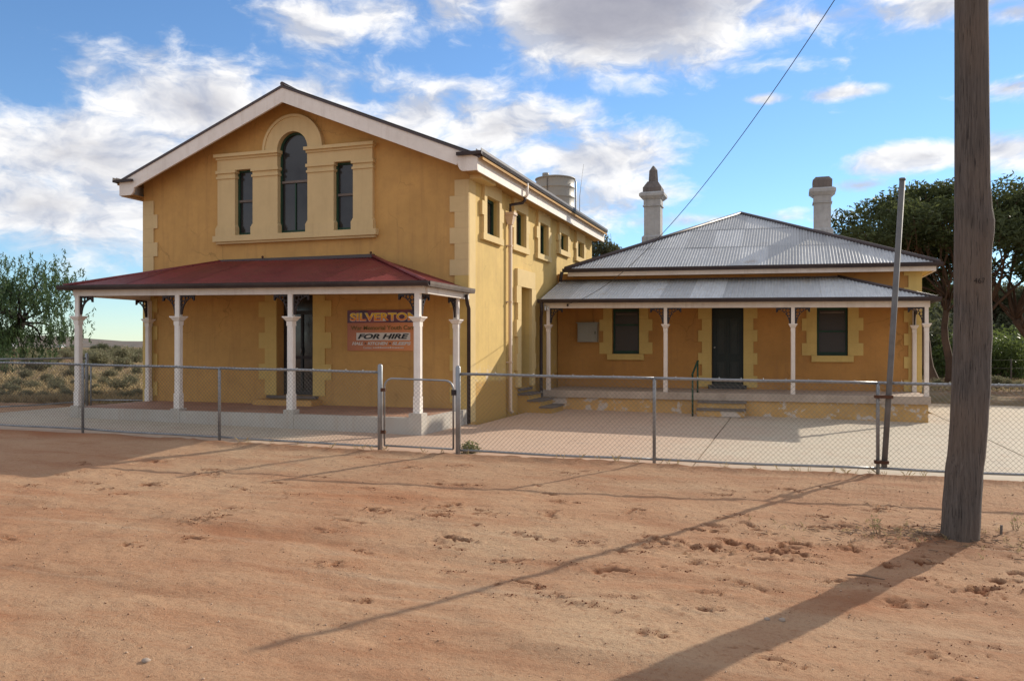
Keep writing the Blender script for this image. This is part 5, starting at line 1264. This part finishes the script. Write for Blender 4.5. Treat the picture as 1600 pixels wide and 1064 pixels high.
def build_litter():
    random.seed(77); P = []
    for i in range(4200):
        d = 21 + 110 * random.random() ** 2; px = random.uniform(-120, 235); p = at(px, d)
        if p.x > -14.9 and p.y < 30: continue
        P.append(tuple(p))
    for i in range(500):
        p = at(random.uniform(1440, 1640), random.uniform(31.5, 44)); P.append(tuple(p))
    tufts('dry_grass', P, .05, .20, 7, M['straw'], 'dry straw-coloured grass on the plain', .45, .018)
    # small stones and clods over the street sand
    ico = [(math.cos(a) * math.cos(e), math.sin(a) * math.cos(e), math.sin(e)) for e in (-.6, .5) for a in np.linspace(0, 6.28, 5, endpoint=False)] + [(0, 0, 1), (0, 0, -1)]
    If = [(k, (k + 1) % 5, 5 + (k + 1) % 5) for k in range(5)] + [(k, 5 + (k + 1) % 5, 5 + k) for k in range(5)] + [(5 + k, 5 + (k + 1) % 5, 10) for k in range(5)] + [((k + 1) % 5, k, 11) for k in range(5)]
    def scatter(name, n, rmin, rmax, m_, lab, near=None):
        V = []; F = []
        for i in range(n):
            if near is not None:
                hx, hy, r, *_ = random.choice(near); x = hx + random.gauss(0, r * 1.1); y = hy + random.gauss(0, r * .6)
            else: x = random.uniform(-8.8, 5.8); y = 3.0 + 7.9 * random.random() ** 1.1
            if y > edge_y(x) - .15: continue
            r = rmin + (rmax - rmin) * random.random() ** 4; z = sz(x, y); b = len(V); rz = random.uniform(0, 6); sx, sy_, sz_ = [random.uniform(.7, 1.35) for _ in range(3)]
            for vx, vy, vz in ico:
                k = random.uniform(.8, 1.15) * r; X_ = vx * sx; Y_ = vy * sy_
                V.append((x + k * (X_ * math.cos(rz) - Y_ * math.sin(rz)), y + k * (X_ * math.sin(rz) + Y_ * math.cos(rz)), z + r * .25 + k * vz * sz_ * .7))
            F += [tuple(b + i_ for i_ in t) for t in If]
        o = bpy.data.objects.new(name, raw_mesh(name, V, F, m_)); COL.objects.link(o); o['kind'] = 'stuff'; o['label'] = lab
    scatter('pebbles', 11000, .002, .010, M['stone'], 'small pale pebbles scattered on the sand')
    scatter('soil_clods', 7000, .002, .010, M['clod'], 'dark red clods of churned sand', HOLES)
    # litter of twigs and dry leaves round the pole foot
    pb = on_g(1500, 846); V = []; tw = MB()
    for i in range(420):
        a = random.uniform(0, 6.28); rr = abs(random.gauss(0, .55)); x = pb.x + rr * math.cos(a) * 1.7 - .25; y = pb.y + rr * math.sin(a) * .55; z = sz(x, y) + .008
        l = random.uniform(.02, .10); b = random.uniform(0, 6.28); tw.tube([(x, y, z), (x + l * math.cos(b), y + l * math.sin(b), z + random.uniform(0, .02))], random.uniform(.0015, .004), 4)
    o = tw.thing('twig_litter', M['twig'], 'dry twigs and leaf litter round the power pole foot', None, (pb.x, pb.y, pb.z), kind='stuff')
    P = []
    for i in range(70): x = pb.x + random.gauss(-.3, .75); y = pb.y + random.gauss(.05, .2); P.append((x, y, sz(x, y)))
    tufts('dry_weeds', P, .015, .05, 6, M['straw'], 'short dead grass round the power pole', .6, .003)
    P = []
    for i in range(60): x = random.uniform(-9, 3); y = edge_y(x) - random.uniform(.0, .12); P.append((x, y, sz(x, y)))
    tufts('edge_weeds', P, .02, .09, 6, M['straw'], 'dead grass wisps along the paving edge', .7, .003)
    # a few individual green weeds
    wm = bush_mesh('foliage', .07, .20, 60, .014, M['leaf_bush'], 71, .22); ws = stem_mesh(.09, .24, 12, .12)
    for px, py, s, lab in ((1370, 836, 1.25, 'spindly green weed in the sand left of the power pole'), (1588, 830, 1.0, 'small green weed in the sand right of the power pole')):
        p = on_g(px, py); p.z = sz(p.x, p.y) - .01; bush('weed', wm, ws, p, s, lab, 'weed')
    # fallen stick and larger stones
    p = on_g(1352, 905); MB().tube([(p.x - .13, p.y + .02, sz(p.x, p.y) + .02), (p.x, p.y, sz(p.x, p.y) + .028), (p.x + .14, p.y - .03, sz(p.x, p.y) + .018)], [.007, .009, .004], 6).thing('fallen_stick', M['twig'], 'short dry stick lying in the sand near the pole shadow', 'stick', tuple(p))
    for px, py, r, lab in ((228, 1034, .022, 'pale stone lying alone on the bare sand'), (1198, 968, .018, 'grey stone lying at the edge of the pole shadow'), (1222, 969, .022, 'larger grey stone lying in the pole shadow')):
        p = on_g(px, py); p.z = sz(p.x, p.y); m = MB(); m.lathe(p.x, p.y, [(r * .8, p.z - .01), (r * 1.15, p.z + r * .25), (r * .85, p.z + r * .7), (r * .3, p.z + r * .9)], 9)
        m.v = [(x + random.uniform(-.2, .2) * r, y + random.uniform(-.2, .2) * r, z) for x, y, z in m.v]; m.thing('stone', M['stone_grey'], lab, 'stone', tuple(p))
    p = on_g(1564, 838); MB().tube([(p.x, p.y, sz(p.x, p.y) - .05), (p.x + .004, p.y, sz(p.x, p.y) + .09)], .012, 6).thing('peg', M['timber_grey'], 'small survey peg in the sand beside the power pole', 'peg', tuple(p))
M['stone_grey'] = flat('grey_stone', (.36, .28, .22), .9)
build_litter()

# far white sheds on the plain, and the wire fence under the trees
def shed(px, d, w, h, lab):
    p = at(px, d); r = empty('white_shed', tuple(p), lab, 'shed')
    MB().box(p.x - w, p.x + w, p.y, p.y + 4, p.z - .5, p.z + h).part('wall', M['white_far'], r)
    MB().plate([(p.x - w - .3, p.z + h), (p.x + w + .3, p.z + h), (p.x, p.z + h + .9)], [], fy(p.y - .2), 0, 4.4).part('roof', M['roof_grey'], r)
shed(6, 300, 1.6, 1.3, 'small white shed far behind the pepper tree trunk'); shed(92, 520, 1.0, 1.0, 'small white shed far off near the hall veranda edge')
def wire_fence():
    a, b = at(1430, 40), at(1680, 40); r = empty('wire_fence', tuple(a), 'thin farm wire fence under the dark trees', 'fence')
    for i in range(6):
        p = a.lerp(b, i / 5); MB().tube([(p.x, p.y, gz(p.x, p.y) - .2), (p.x, p.y, gz(p.x, p.y) + 1.15)], .035, 6).part('post', M['timber_grey'], r)
    for h in (.7, 1.1): MB().tube([(p.x, p.y, gz(p.x, p.y) + h) for p in (a, a.lerp(b, .5), b)], .004, 4).part('wire', M['wire'], r)
wire_fence()
bpy.context.view_layer.update()
